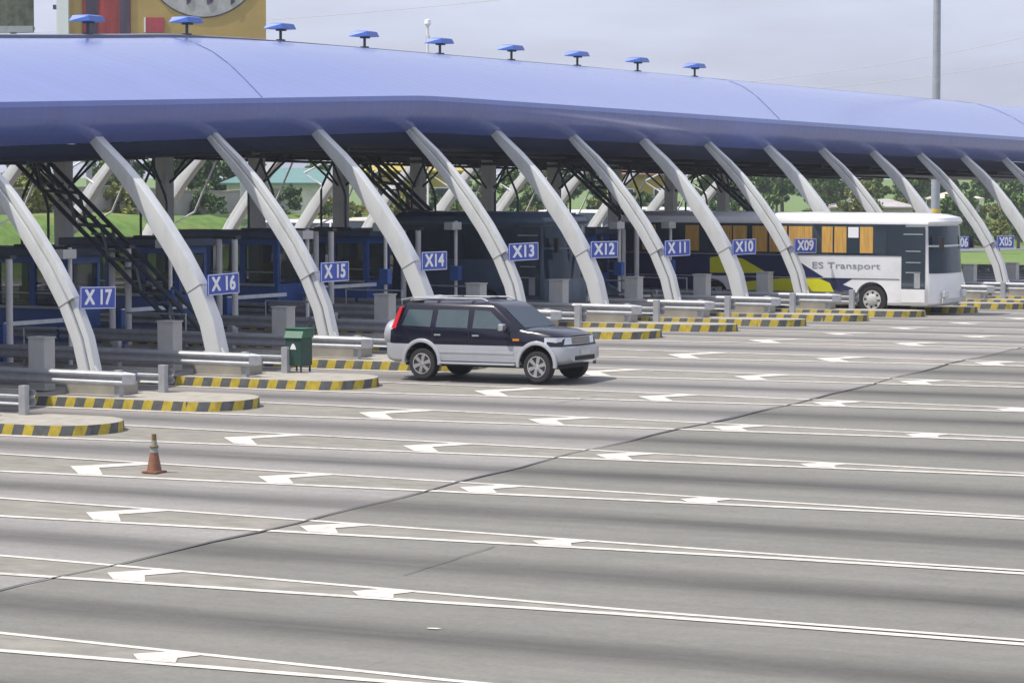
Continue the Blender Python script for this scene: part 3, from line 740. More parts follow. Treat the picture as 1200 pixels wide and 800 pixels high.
# ------------------------------------------------------------------ wheels
def wheel(parent, x, y, z, r, wd, side, spokes=5, rimr=.62, rm='chrome'):
    t = MB(); h = wd/2
    pr = [(r*rimr, -h*.9), (r*.80, -h), (r*.94, -h*.95), (r*.99, -h*.7), (r, -h*.3), (r, h*.3), (r*.99, h*.7), (r*.94, h*.95), (r*.80, h), (r*rimr, h*.9)]
    t.lathe(pr, 40, 'Y', cap=True)
    o = t.build('wheel', M['rubber'], parent, smooth=True, loc=(x, y, z))
    rr = r*rimr; s = side
    m_ = MB(); m_.lathe([(rr*1.02, s*h*.92), (rr*1.0, s*(h*.92+.012)), (rr*.92, s*(h*.92+.010)), (rr*.88, s*(h*.92-.03))], 36, 'Y', cap=False)
    m_.lathe([(rr*.24, s*(h*.92-.02)), (rr*.22, s*(h*.92+.012)), (rr*.1, s*(h*.92+.018))], 20, 'Y', cap=True)
    for i in range(spokes):
        a = 2*math.pi*i/spokes+.3
        c, sn = math.cos(a), math.sin(a); tx, tz = -sn, c
        y0, y1 = s*(h*.92-.035), s*(h*.92+.004)
        w0, w1 = rr*.13, rr*.20
        P = []
        for (rad, ww) in ((rr*.18, w0), (rr*.93, w1)):
            for yy in (y0, y1):
                for q in (-1, 1): P.append((c*rad+tx*ww*q, yy, sn*rad+tz*ww*q))
        m_.add(P, [(0, 1, 3, 2), (4, 6, 7, 5), (0, 4, 5, 1), (2, 3, 7, 6), (0, 2, 6, 4), (1, 5, 7, 3)])
    m_.build('rim', M[rm], o, smooth=True)
    d = MB(); d.lathe([(rr*.95, s*(h*.92-.05)), (rr*.02, s*(h*.92-.05))], 28, 'Y', cap=True); d.build('brake_disc', M['darksteel'], o)
    return o

# ------------------------------------------------------------------ the SUV
def section_loft(st, name, m, parent, **kw):
    """st: (x, hw_bottom, z_bottom, hw, z_mid, hw_top, z_top, crown)"""
    rings = []
    for (x, hb, zb, hm, zm, ht, zt, cr) in st:
        h = [(hb, zb), (hm*.985, zb+.07), (hm, (zb+zm)/2), (hm, zm), (ht+(hm-ht)*.35, zt-.05), (ht, zt-.012), (ht*.7, zt+cr*.7), (ht*.3, zt+cr)]
        rings.append([(x, -a, b) for a, b in h]+[(x, a, b) for a, b in h[::-1]])
    mb = MB(); mb.loft(rings); return mb.build(name, m, parent, smooth=True, **kw)
def make_suv(loc, rz, pr=None):
    t = thing('suv', 'dark navy SUV with silver lower body and roof rack driving out of the toll lanes', 'car', loc, rz)
    # x = 0 at the rear axle, +x forward; y<0 is the side seen
    body = section_loft([
        (-.90, .60, .52, .74, .80, .70, .98, .0), (-.86, .72, .46, .84, .84, .80, 1.10, .0), (-.72, .78, .42, .885, .88, .855, 1.15, .0),
        (-.3, .8, .40, .90, .90, .87, 1.15, .0), (1.2, .8, .40, .90, .90, .87, 1.14, .0), (2.25, .8, .40, .90, .90, .87, 1.13, .0),
        (2.45, .8, .40, .90, .90, .82, 1.15, .035), (2.85, .8, .40, .895, .90, .79, 1.125, .055), (3.2, .78, .42, .885, .885, .76, 1.08, .055),
        (3.40, .72, .45, .84, .86, .71, 1.035, .045), (3.50, .66, .48, .77, .80, .64, .99, .03)], 'body', M['navy'], t)
    clad = section_loft([
        (-.96, .60, .46, .74, .70, .72, .80, .0), (-.93, .76, .42, .86, .70, .85, .81, .0), (-.75, .80, .37, .915, .70, .908, .80, .0),
        (1.2, .8, .37, .918, .70, .911, .80, .0), (2.8, .8, .37, .918, .70, .911, .80, .0), (3.2, .8, .38, .91, .70, .90, .80, .0),
        (3.42, .74, .40, .87, .68, .85, .80, .0), (3.56, .62, .42, .78, .66, .76, .795, .0), (3.64, .50, .46, .66, .64, .64, .78, .0)], 'lower_body', M['silver'], t)
    cut = []
    for x in (0, 2.93):
        for y in (-.82, .82):
            mb = MB(); mb.lathe([(.43, y-.27), (.43, y+.27)], 40, 'Y', c=(x, 0, .39)); c = mb.build('cutter', M['rubber']); c.location = loc; c.rotation_euler = (0, 0, rz); cut.append(c)
    bpy.context.view_layer.update()
    boolean_cut(body, cut); boolean_cut(clad, cut)
    for o in (body, clad):
        o.data.shade_smooth(); o.data.set_sharp_from_angle(angle=R(38))
    for c in cut: bpy.data.objects.remove(c, do_unlink=True)
    # flared arches
    for x in (0, 2.93):
        for s in (-1, 1):
            rings = []
            for i in range(25):
                a = R(-8)+R(196)*i/24; ca, sa = math.cos(a), math.sin(a)
                q = []
                for r_, y_ in ((.425, .90), (.43, .935), (.47, .942), (.505, .925), (.515, .895)):
                    q.append((x+ca*r_, s*y_, .40+sa*r_))
                rings.append(q)
            mb = MB(); mb.loft(rings, cap=False, closed=True); mb.build('wheel_arch', M['silver'], t, smooth=True)
    # cabin as stacked rings
    def ring(z, x0, x1, hw, r):
        P = []
        for (cx_, cy_, a0) in ((x1-r, hw-r, 0), (x0+r*.7, hw-r*.7, 90), (x0+r*.7, -hw+r*.7, 180), (x1-r, -hw+r, 270)):
            rr_ = r if a0 in (0, 270) else r*.7
            for i in range(5):
                a = R(a0+90*i/4); P.append((cx_+rr_*math.cos(a), cy_+rr_*math.sin(a), z))
        return P
    mb = MB(); mb.loft([ring(1.10, -.80, 2.60, .865, .22), ring(1.16, -.79, 2.55, .855, .22), ring(1.62, -.60, 1.96, .745, .2), ring(1.69, -.55, 1.84, .705, .2), ring(1.735, -.42, 1.68, .58, .22), ring(1.75, -.1, 1.4, .35, .2)])
    mb.build('cabin', M['navy'], t, smooth=True)
    def hwz(z): return .855-(z-1.16)/(1.62-1.16)*.11
    def side(name, pts, m, off=.006, lab=None):
        for s in (-1, 1):
            mb = MB(); n = len(pts)
            V = [(x, s*(hwz(z)+off), z) for x, z in pts]+[(x, s*(hwz(z)-.02), z) for x, z in pts]
            mb.add(V, [tuple(range(n)), tuple(range(n, 2*n))[::-1]]+[(i, (i+1) % n, n+(i+1) % n, n+i) for i in range(n)])
            mb.build(name, m, t)
    side('side_window', [(-.54, 1.19), (.20, 1.17), (.23, 1.54), (-.40, 1.55)], M['carglass'])
    side('side_window', [(.34, 1.17), (1.16, 1.16), (1.16, 1.555), (.37, 1.555)], M['carglass'])
    side('side_window', [(1.29, 1.16), (2.14, 1.15), (2.10, 1.23), (1.70, 1.54), (1.31, 1.555)], M['carglass'])
    # windscreen and rear window
    def slab(name, q, m, off):
        a, b, c, d_ = (Vector(p) for p in q); nrm = (b-a).cross(d_-a).normalized()
        if nrm.dot(Vector(off)) < 0: nrm = -nrm
        V = [p+nrm*.010 for p in (a, b, c, d_)]+[p-nrm*.02 for p in (a, b, c, d_)]
        mb = MB(); mb.add(V, [(0, 1, 2, 3), (7, 6, 5, 4), (0, 4, 5, 1), (1, 5, 6, 2), (2, 6, 7, 3), (3, 7, 4, 0)]); return mb.build(name, m, t)
    slab('windscreen', [(2.525, -.70, 1.18), (2.525, .70, 1.18), (1.985, .61, 1.60), (1.985, -.61, 1.60)], M['screen'], (1, 0, 1))
    slab('rear_window', [(-.785, -.62, 1.19), (-.785, .62, 1.19), (-.61, .58, 1.58), (-.61, -.58, 1.58)], M['carglass'], (-1, 0, 0))
    # door seams and handles
    for x in (.28, 1.22, 2.24):
        for s in (-1, 1): MB().box((x, s*.9005, .97), (.012, .006, .30)).build('door_seam', M['rubber'], t)
    for x in (.42, 1.40):
        for s in (-1, 1): MB().box((x, s*.915, 1.0), (.17, .03, .035)).build('door_handle', M['chrome'], t, bevel=.008)
    for s in (-1, 1):
        MB().box((1.45, s*.90, .385), (1.95, .20, .045)).build('side_step', M['silver'], t, bevel=.015)
        MB().box((1.42, s*.921, .63), (1.9, .014, .05)).build('side_moulding', M['silver'], t, bevel=.004)
        MB().box((2.12, s*.99, 1.20), (.12, .20, .15)).build('mirror', M['chrome'], t, bevel=.03)
        # lamps
        mb = MB(); mb.loft([[(x_, s*y_, z_) for x_, z_ in ((X0+.02, .83), (X0, .985), (X0-.08, .985), (X0-.08, .83))] for X0, y_ in ((3.535, .42), (3.515, .60), (3.46, .74), (3.38, .83))]+[[(3.12, s*.905, .84), (3.12, s*.885, .985), (3.10, s*.80, .985), (3.10, s*.80, .84)]]); mb.build('headlight', M['lamp'], t, bevel=.006)
        mb = MB(); mb.loft([[(-.70, s*.87, 1.12), (-.86, s*.80, 1.12), (-.86, s*.66, 1.12), (-.70, s*.70, 1.12)], [(-.56, s*.79, 1.60), (-.66, s*.74, 1.60), (-.66, s*.62, 1.60), (-.56, s*.62, 1.60)]]); mb.build('tail_lamp', M['red'], t, bevel=.006)
        MB().box((2.42, s*.903, .93), (.16, .02, .05)).build('side_lamp', M['amber'], t)
        mb = MB(); mb.tube([(-.45, s*.60, 1.73), (-.35, s*.60, 1.79), (1.4, s*.60, 1.80), (1.55, s*.60, 1.74)], .022, 8); mb.build('roof_rail', M['steel'], t, smooth=True)
    for x in (.2, 1.1): MB().box((x, 0, 1.80), (.05, 1.2, .03)).build('roof_bar', M['steel'], t)
    mb = MB(); mb.loft([[(-.72, -.60, 1.74), (-.72, .60, 1.74), (-.72, .60, 1.765), (-.72, -.60, 1.765)], [(-.40, -.62, 1.80), (-.40, .62, 1.80), (-.40, .62, 1.825), (-.40, -.62, 1.825)], [(-.15, -.58, 1.765), (-.15, .58, 1.765), (-.15, .58, 1.78), (-.15, -.58, 1.78)]]); mb.build('rear_spoiler', M['steel'], t, smooth=True)
    MB().box((3.50, 0, .90), (.06, .80, .17)).build('grille_frame', M['rubber'], t, bevel=.01)
    for z in (.84, .885, .93, .975): MB().box((3.535, 0, z), (.022, .82, .018)).build('grille_bar', M['chrome'], t)
    MB().box((3.60, 0, .53), (.10, .9, .10)).build('bumper_intake', M['rubber'], t, bevel=.01)
    MB().box((3.65, 0, .66), (.02, .42, .12)).build('number_plate', M['cab'], t)
    for s in (-1, 1): MB().box((3.58, s*.60, .56), (.08, .16, .09)).build('fog_lamp', M['lamp'], t, bevel=.01)
    mb = MB(); mb.lathe([(.30, -1.24), (.345, -1.22), (.36, -1.10), (.345, -.98), (.3, -.90)], 32, 'X', c=(0, -.10, .92)); mb.build('spare_wheel', M['rubber'], t, smooth=True)
    mb = MB(); mb.lathe([(.26, -1.30), (.34, -1.27), (.372, -1.20), (.372, -1.05), (.362, -1.04)], 32, 'X', c=(0, -.10, .92)); mb.build('spare_cover', M['silver'], t, smooth=True)
    for x in (0, 2.93):
        for s in (-1, 1): wheel(t, x, s*.775, .35, .35, .25, s, 6, .66)
    MB().box((1.35, 0, .36), (3.9, 1.2, .14)).build('underbody', M['rubber'], t)
    return t
sx, sy = 16.06, -11.32
suv = make_suv((sx, sy, G(sx+1.4, sy)+.01), 0)
suv.rotation_euler = (0, -math.atan(SU), 0)

# ------------------------------------------------------------------ buses
def front_ring(z, x0, x1, hw, c, n=12, p=4):
    P = [(x0+.06, -hw, z), (x0, -hw+.08, z), (x0, hw-.08, z), (x0+.06, hw, z)]
    for i in range(n+1):
        a = math.pi/2*(1-2*i/n); y = hw*math.sin(a)
        P.append((x1-c*(abs(y)/hw)**p, y, z))
    return P
def make_bus(name, lab, loc, Lb, scheme):
    """x=0 at the front, body towards -x"""
    t = thing(name, lab, 'bus', loc)
    base = M['buswhite'] if scheme == 'white' else M['bushgrey']
    hw = 1.24
    lv = [(.34, -Lb, -.12, hw-.05, .45), (.42, -Lb, -.02, hw, .42), (1.15, -Lb, 0, hw, .42), (1.35, -Lb+.02, -.02, hw, .42), (2.95, -Lb+.1, -.12, hw-.03, .38)]
    body = MB().loft([front_ring(*q) for q in lv]).build('body', base, t, smooth=True)
    cut = []
    for x in (-2.35, -8.0 if Lb > 9 else -4.5):
        for y in (-1.1, 1.1):
            c = MB().lathe([(.56, y-.3), (.56, y+.3)], 36, 'Y', c=(x, 0, .52)).build('cutter', M['rubber']); c.location = loc; cut.append(c)
    bpy.context.view_layer.update(); boolean_cut(body, cut); body.data.shade_smooth(); body.data.set_sharp_from_angle(angle=R(38))
    for c in cut: bpy.data.objects.remove(c, do_unlink=True)
    MB().loft([front_ring(*q) for q in [(2.93, -Lb+.08, -.04, hw+.01, .40), (3.02, -Lb+.05, .02, hw+.015, .42), (3.14, -Lb+.07, -.02, hw-.02, .5), (3.24, -Lb+.16, -.4, hw-.2, .7), (3.28, -Lb+.4, -.9, hw-.5, .8)]]).build('roof', base, t, smooth=True)
    for s in (-1, 1):
        # dark window band
        MB().box((-Lb/2-.55, s*(hw-.008), 2.42), (Lb-1.3, .03, 1.0)).build('window_band', M['glass'], t)
        xs = frange(-Lb+.35, -1.75, (Lb-2.1)/6)
        for i in range(len(xs)-1):
            a, b = xs[i]+.05, xs[i+1]-.05
            wn = MB().box(((a+b)/2, s*(hw+.012), 2.42), (b-a, .012, .86)).build('window', M['glass'], t)
        if scheme == 'white':
            for c0_, c1_ in ((-10.6, -10.1), (-9.0, -8.5), (-7.9, -7.3), (-7.25, -6.75), (-6.55, -6.02), (-5.94, -5.32), (-5.24, -4.42), (-4.08, -3.70), (-3.64, -3.22), (-2.75, -2.30)):
                MB().box(((c0_+c1_)/2, s*(hw+.022), 2.42), (c1_-c0_, .008, .84)).build('curtain', M['curtain'], t)
            MB().box((-2.98, s*(hw+.022), 2.66), (.36, .008, .34)).build('painted_window_light', M['white'], t)  # bright light in the bus window, painted as a plain white panel
    # windscreen: curved strip over the nose
    for z0, z1, nm in ((1.38, 2.22, 'windscreen'), (2.28, 2.88, 'upper_windscreen')):
        R_ = []
        for z in (z0, z1):
            f = (z-1.35)/1.6; x1 = -.02-.09*f; h_ = hw-.03*f; c_ = .42-.04*f
            q = front_ring(z, -2, x1+.02, h_+.012, c_, 16)[5:-1]; R_.append(q)
        Vv = R_[0]+R_[1]; nn = len(R_[0]); In = [(x-.03, y*.985, z) for x, y, z in Vv]
        mb = MB(); mb.add(Vv, [(i, i+1, nn+i+1, nn+i) for i in range(nn-1)]); mb.add(In, [(i, nn+i, nn+i+1, i+1) for i in range(nn-1)])
        mb.build(nm, M['screen'], t, smooth=True)
    for s in (-1, 1):
        MB().box((.0, s*.78, .72), (.10, .34, .2)).build('headlight', M['lamp'], t, bevel=.02)
        MB().box((.06, s*1.32, 2.35), (.14, .12, .42)).build('mirror', M['rubber'], t, bevel=.02)
    MB().box((-.02, 0, .50), (.05, 2.0, .16)).build('bumper', M['cab'] if scheme == 'white' else M['rubber'], t, bevel=.02)
    # door on the kerb side (seen side)
    d_ = MB().box((-.92, -hw-.006, 1.85), (.80, .03, 2.0)).build('door', M['glass'], t)
    MB().box((-.92, -hw-.022, .66), (.80, .012, .42)).build('door_panel', base, d_)
    for z in (2.62, 2.08, 1.72, 1.40): MB().box((-.92, -hw-.026, z), (.66 if z > 2.5 else .5, .01, .035)).build('door_rail', M['steel'], d_)
    MB().box((-.78, -hw-.026, 1.15), (.2, .01, .5)).build('door_rail', M['steel'], d_)
    if scheme == 'white':
        def panel(nm, poly, m, y=.012):
            for s in (-1, 1): MB().prism(poly, 'Y', s*(hw-.01), s*(hw+y)).build(nm, m, t)
        panel('navy_panel', [(-Lb+.05, 1.92), (-5.15, 1.92), (-4.0, 1.20), (-3.1, 1.17), (-2.92, .95), (-3.05, .48), (-7.2, .48)], M['busnavy'], .006) if False else None
        panel('navy_panel', [(-Lb+.06, 1.90), (-5.25, 1.90), (-4.0, 1.19), (-Lb+.06, 1.19)], M['busnavy'], .006)
        panel('navy_skirt', [(-7.35, 1.17), (-3.0, 1.17), (-3.35, .98), (-2.98, .86), (-3.02, .45), (-7.35, .45)], M['busnavy'], .006)
        panel('navy_skirt', [(-Lb+.06, 1.17), (-8.62, 1.17), (-8.62, .45), (-Lb+.06, .45)], M['busnavy'], .006)
        panel('lime_swoosh', [(-7.35, .52), (-7.35, .95), (-5.5, 1.14), (-4.15, 1.15), (-3.8, 1.02), (-3.66, .75), (-3.72, .52)], M['buslime'], .010)
        panel('lime_swoosh', [(-8.1, 1.28), (-8.1, 1.78), (-7.6, 1.86), (-6.9, 1.76), (-6.0, 1.30)], M['buslime'], .010)
        panel('trim_line', [(-4.0, 1.165), (-1.4, 1.165), (-1.4, 1.185), (-4.0, 1.185)], M['rubber'], .012)
        text_mesh('ES Transport', .29, 'lettering', mat('letter_grey', (.24, .24, .28), .6), t, (-3.25, -hw-.006, 1.58), (R(90), 0, 0), ext=.003, bold=0, sx=1.55)
    for x in (-2.35, -8.0 if Lb > 9 else -4.5):
        for s in (-1, 1):
            wo = wheel(t, x, s*1.06, .50, .50, .28, s, 8, .60, 'cab')
            MB().lathe([(.19, s*.125), (.17, s*.16), (.08, s*.19)], 20, 'Y').build('hub', M['cab'], wo, smooth=True)
    MB().box((-Lb/2, 0, .42), (Lb-.8, 1.7, .2)).build('underbody', M['rubber'], t)
    return t
bus = make_bus('coach_bus', 'white coach bus with navy and lime tail and ochre curtains leaving the toll lane', (15.85, 20.85, G(11, 20.85)+.01), 11.5, 'white')
bus2 = make_bus('coach_bus', 'dark slate minibus in shade beneath the canopy, behind arm X13', (9.6, 6.95, G(6, 6.95)+.01), 5.6, 'dark')

# ------------------------------------------------------------------ background vehicles
def make_van(lab, loc, rz, bodym, L_=4.6, H_=2.2, cat='van', name='van', group=None):
    t = thing(name, lab, cat, loc, rz, group)
    def rg(z, x0, x1, hw): return front_ring(z, x0, x1, hw, .22, 8, 3)
    s = H_/2.2; mid = 1.05*s if cat == 'van' else .78
    MB().loft([rg(.35, -L_, -.08, .80), rg(.5, -L_, 0, .86), rg(mid-.1, -L_, -.03, .87), rg(mid, -L_+.02, -.10, .85)]).build('body', bodym, t, smooth=True)
    xb, xt = (-.35, -1.25) if cat == 'van' else (-1.15, -1.85); xr0, xr1 = (-L_+.02, -L_+.12) if cat == 'van' else (-L_+.35, -L_+1.0)
    MB().loft([rg(mid, xr0, xb, .84), rg(H_-.12, xr1, xt, .74)], cap=False).build('windows', M['glass'], t, smooth=True)
    MB().loft([rg(H_-.14, xr1-.02, xt+.03, .76), rg(H_-.04, xr1+.05, xt-.05, .72), rg(H_, xr1+.35, xt-.4, .5)]).build('roof', bodym, t, smooth=True)
    for x in ((xt+xb)/2-.55, (xr0-xb)*.5+xb, xr0+.25):
        for sd_ in (-1, 1):
            MB().add([(x-.05, sd_*.855, mid), (x+.05, sd_*.855, mid), (x+.03-.03, sd_*.755, H_-.1), (x-.08, sd_*.755, H_-.1), (x-.05, sd_*.80, mid), (x+.05, sd_*.80, mid), (x, sd_*.70, H_-.1), (x-.08, sd_*.70, H_-.1)], [(0,1,2,3), (4,7,6,5), (0,4,5,1), (1,5,6,2), (2,6,7,3), (3,7,4,0)]).build('pillar', bodym, t)
    for sd_ in (-1, 1):
        MB().box((-.06, sd_*.6, mid*.72), (.14, .3, .16)).build('headlight', M['lamp'], t)
        for x in (-.85, -L_+.85): wheel(t, x, sd_*.76, .32, .32, .2, sd_, 5)
    return t
def gz(u, v): return G(u, v)
make_van('tall white van queuing beyond the canopy, between arms X16 and X15', (-21.0, 43.5, gz(-21, 43.5)), 0, M['buswhite'], 5.2, 3.0, 'van', group='vehicles beyond the canopy')
make_van('tall cream delivery van beyond the canopy just left of arm X14', (-15.5, 41.0, gz(-17, 41.2)), 0, M['cream'], 4.6, 3.1, 'van', group='vehicles beyond the canopy')
make_van('tall white van beyond the canopy between arms X14 and X13', (-12.5, 48.0, gz(-14, 48)), 0, M['buswhite'], 5.6, 3.1, 'van', group='vehicles beyond the canopy')
make_van('tall white van beyond the canopy between arms X13 and X12', (-17.0, 62.0, gz(-18, 62)), 0, M['buswhite'], 5.2, 3.5, 'van', group='vehicles beyond the canopy')
make_van('tall white van beyond the canopy between arms X12 and X11', (-20.0, 78.0, gz(-22, 78)), 0, M['buswhite'], 5.2, 3.7, 'van', group='vehicles beyond the canopy')
make_van('dark green saloon car in shade below sign X11', (9.6, 11.5, gz(8, 11.5)), 0, mat('car_green', (.02, .045, .04), .25, coat=1), 4.4, 1.42, 'car', 'saloon_car')

# ------------------------------------------------------------------ masts and wires
mast = thing('light_mast', 'tall pale grey light mast rising above the right part of the roof', 'light mast', (-20.1, 110.4, G(-20, 110)))
mb = MB(); mb.tube([(0, 0, 0), (0, 0, 12), (0, 0, 27)], .24, 16, rs=[.30, .26, .20]); mb.build('pole', mat('mast_grey', (.36, .38, .42), .5, metal=.3), mast, smooth=True)
mb = MB(); mb.lathe([(.9, 26.6), (.95, 26.7), (.9, 26.8)], 20); mb.build('lamp_ring', M['steel'], mast)
for i in range(6):
    a = math.pi*i/3; MB().box((1.0*math.cos(a), 1.0*math.sin(a), 26.5), (.4, .4, .2), a).build('floodlight', M['steel'], mast)
MB().box((0, 0, .15), (.9, .9, .3)).build('base', M['conc'], mast)
MB().lathe([(.34, 3.3), (.36, 3.5), (.34, 3.7)], 16).build('collar', M['yellow'], mast, label='yellow collar on the mast')
m2 = thing('camera_mast', 'thin short mast with a small white head above the ridge', 'mast', (-28.3, 60.9, G(-28, 61)))
MB().tube([(0, 0, 0), (0, 0, 12.9)], .06, 8).build('pole', M['column'], m2)
MB().lathe([(.0, 13.25), (.14, 13.2), (.17, 13.0), (.08, 12.85)], 12, cap=False).build('head', M['white'], m2, smooth=True)
MB().box((0, 0, 12.2), (.2, .1, .4)).build('box', M['cab'], m2)
def cable(lab, a, b, sag, r):
    mb = MB(); a, b = Vector(a), Vector(b); P = []
    for i in range(25):
        t = i/24; p = a.lerp(b, t); p.z -= sag*4*t*(1-t); P.append(p)
    o = mb.tube(P, r, 5).build('power_cable', mat('cable_grey', (.52, .53, .56), .6)); tag(o, lab, 'cable', 'power cables across the sky')
cable('upper faint power cable rising to the right in the sky', (-84.6, 201.8, 12.9), (-44.7, 225.1, 20.6), 1.2, .03)
cable('lower faint power cable rising to the right in the sky', (-84.6, 201.8, 12.1), (-44.6, 224.9, 17.7), 1.2, .03)
cable('faint power cable at the top of the sky left of centre', (-152.2, 163.6, 18.2), (-87.2, 201.0, 23.6), 1.0, .03)

# ------------------------------------------------------------------ billboards
def billboard(lab, A, B, z0, z1, build):
    A, B = Vector(A), Vector(B); d_ = B-A; Lb = d_.length; ang = math.atan2(d_.y, d_.x)
    t = thing('billboard', lab, 'billboard', (A.x, A.y, 0), ang)
    MB().box((Lb/2, .15, (z0+z1)/2), (Lb, .3, z1-z0)).build('panel', build['m'], t)
    for f in (.12, .5, .88):
        mb = MB(); g_ = G(A.x+d_.x*f, A.y+d_.y*f)+3.0
        mb.box((Lb*f, .6, (g_+z1)/2-.5), (.4, .4, z1-g_-1)); mb.build('leg', M['steel'], t)
    MB().box((Lb/2, .45, z0+.3), (Lb, .25, .25)).build('beam', M['steel'], t)
    return t, Lb
bb, Lb = billboard('ochre yellow billboard with dark red panel and large grey disc above the roof', (-77.9+2.1*.86, 90.5+2.1*.5, 0), (-64, 98.3, 0), 11.6, 21.5, {'m': M['bbyellow']})
S = 200/3438.45
MB().box((1.0, -.03, 16.5), (.5, .05, 9.8)).build('picture_strip', M['bbyellow'], bb)
MB().box((3.0, -.04, 16.5), (3.3, .06, 9.8)).build('picture_panel', M['bbred'], bb)
MB().box((2.0, -.09, 16.5), (.8, .03, 9.8)).build('picture_dark_band', M['bbdark'], bb); MB().box((4.25, -.09, 16.5), (.7, .03, 9.8)).build('picture_dark_band', M['bbdark'], bb)  # dark plum bands printed over the red panel
MB().lathe([(4.0, -.02), (4.0, -.08)], 64, 'Y', c=(9.6, 0, 18.9)).build('picture_disc', M['bbgrey'], bb)
MB().lathe([(4.08, -.01), (4.08, -.05)], 64, 'Y', c=(9.6, 0, 18.9)).build('disc_outline', M['bbdark'], bb)
for x, w_ in ((8.6, .5), (10.0, .9), (11.6, .5)):
    MB().prism([(x-w_, 20.5), (x+w_, 20.5), (x+w_*.3, 15.9), (x-.1, 15.7)], 'Y', -.14, -.09).build('picture_streak', M['bbdark'], bb)
MB().box((6.3, -.06, 14.35), (1.25, .08, 1.0)).build('red_square', mat('bb_red2', (.42, .05, .07), .6), bb)
MB().box((5.62, -.06, 14.35), (.10, .10, 1.0)).build('square_edge', M['white'], bb)
b2, L2 = billboard('dark green picture billboard at the top left corner', (-96, 92.9, 0), (-84.2, 98.4, 0), 14.3, 23, {'m': M['bbgreen']})
MB().box((L2/2, -.05, 14.55), (L2, .06, .45)).build('lower_edge', mat('bb_rim', (.36, .38, .42), .6), b2)
wp = thing('white_pylon', 'white square pylon left of the yellow billboard', 'pylon', (-76.0, 91.5, G(-75, 91)+3))
MB().box((0, 0, 9), (.80, .80, 19), .5184).build('shaft', M['white'], wp)
MB().box((0, 0, .3), (1.6, 1.6, .8), .5).build('base', M['conc'], wp)
for z in (12.4, 14.4): MB().box((-.55, -.2, z), (.2, .5, .3), .5).build('floodlight', M['darksteel'], wp)

# ------------------------------------------------------------------ buildings and wall beyond
def house(lab, loc, rz, W, Dp, H, wallm, roofm, hip=1.4, cat='house', wins=3, name='house'):
    t = thing(name, lab, cat, loc, rz)
    MB().box((0, 0, H/2), (W, Dp, H)).build('wall', wallm, t)
    mb = MB(); o = .5
    mb.loft([[(-W/2-o, -Dp/2-o, H), (W/2+o, -Dp/2-o, H), (W/2+o, Dp/2+o, H), (-W/2-o, Dp/2+o, H)], [(-W/2-o, -Dp/2-o, H+.15), (W/2+o, -Dp/2-o, H+.15), (W/2+o, Dp/2+o, H+.15), (-W/2-o, Dp/2+o, H+.15)],
             [(-W/2+Dp*.35, -.05, H+hip), (W/2-Dp*.35, -.05, H+hip), (W/2-Dp*.35, .05, H+hip), (-W/2+Dp*.35, .05, H+hip)]])
    mb.build('roof', roofm, t)
    for i in range(wins):
        x = -W/2+(i+.5)*W/wins
        fw = MB().box((x, -Dp/2-.02, H*.58), (W/wins*.42, .08, H*.34)).build('window', M['white'], t)
        MB().box((x, -Dp/2-.045, H*.58), (W/wins*.42-.2, .06, H*.34-.2)).build('pane', M['glass'], fw)
        MB().box((x, -Dp/2-.10, H*.58-H*.17-.05), (W/wins*.46, .2, .08)).build('sill', M['conc'], fw)
    MB().box((W/2-.9, -Dp/2-.03, 1.0), (.9, .08, 2.0)).build('door', M['brick'], t)
    return t
def gt(u, v): return G(u, v)+bankh(u, v)
house('low shed with teal roof on the bank beyond the canopy', (-80, 124.5, gt(-80, 124)-.6), .52, 9, 6, 3.1, M['column'], M['teal'], 1.3, 'shed', 3, 'shed')
house('ochre yellow house on the bank, seen left of arm X13', (-76.5, 138, gt(-76, 138)-1.2), .52, 8.5, 6, 4.8, M['ochre'], M['ochre'], .9, 'house', 2)
house('second ochre house on the bank, seen between arms X12 and X11', (-72, 170, gt(-72, 170)-1), .55, 6, 5, 4.6, M['ochre'], M['brick'], 1.2, 'house', 2)
house('cream walled house among trees beyond the canopy at far left', (-84, 78, gt(-84, 78)-.5), .5, 7, 6, 3.6, M['cream'], M['wallgrey'], 1.2)
house('cream house among the shrubs behind the bus roof', (-68, 214, gt(-66, 214)-.2), .5, 8, 6, 2.6, M['cream'], M['wallgrey'], .9)
house('pale flat house seen between the two rightmost arms', (-66, 232, gt(-66, 232)), .5, 5, 5, 2.6, M['wallgrey'], M['cream'], .8)
wl = thing('retaining_wall', 'long pale grey concrete wall along the top of the grass bank', 'wall', (0, 0, 0))
mb = MB(); rr = []
for v in frange(50, 112, 6):
    u = -71.5; z = gt(u, v); rr.append([(u, v, z-.6), (u, v, z+1.7), (u-.3, v, z+1.7), (u-.3, v, z-.6)])
mb.loft(rr).build('wall_face', M['wallgrey'], wl)
mb = MB(); mb.loft([[(p[1][0]+.08, p[1][1], p[1][2]), (p[1][0]+.08, p[1][1], p[1][2]+.12), (p[1][0]-.38, p[1][1], p[1][2]+.12), (p[1][0]-.38, p[1][1], p[1][2])] for p in rr]).build('coping', M['conc'], wl)

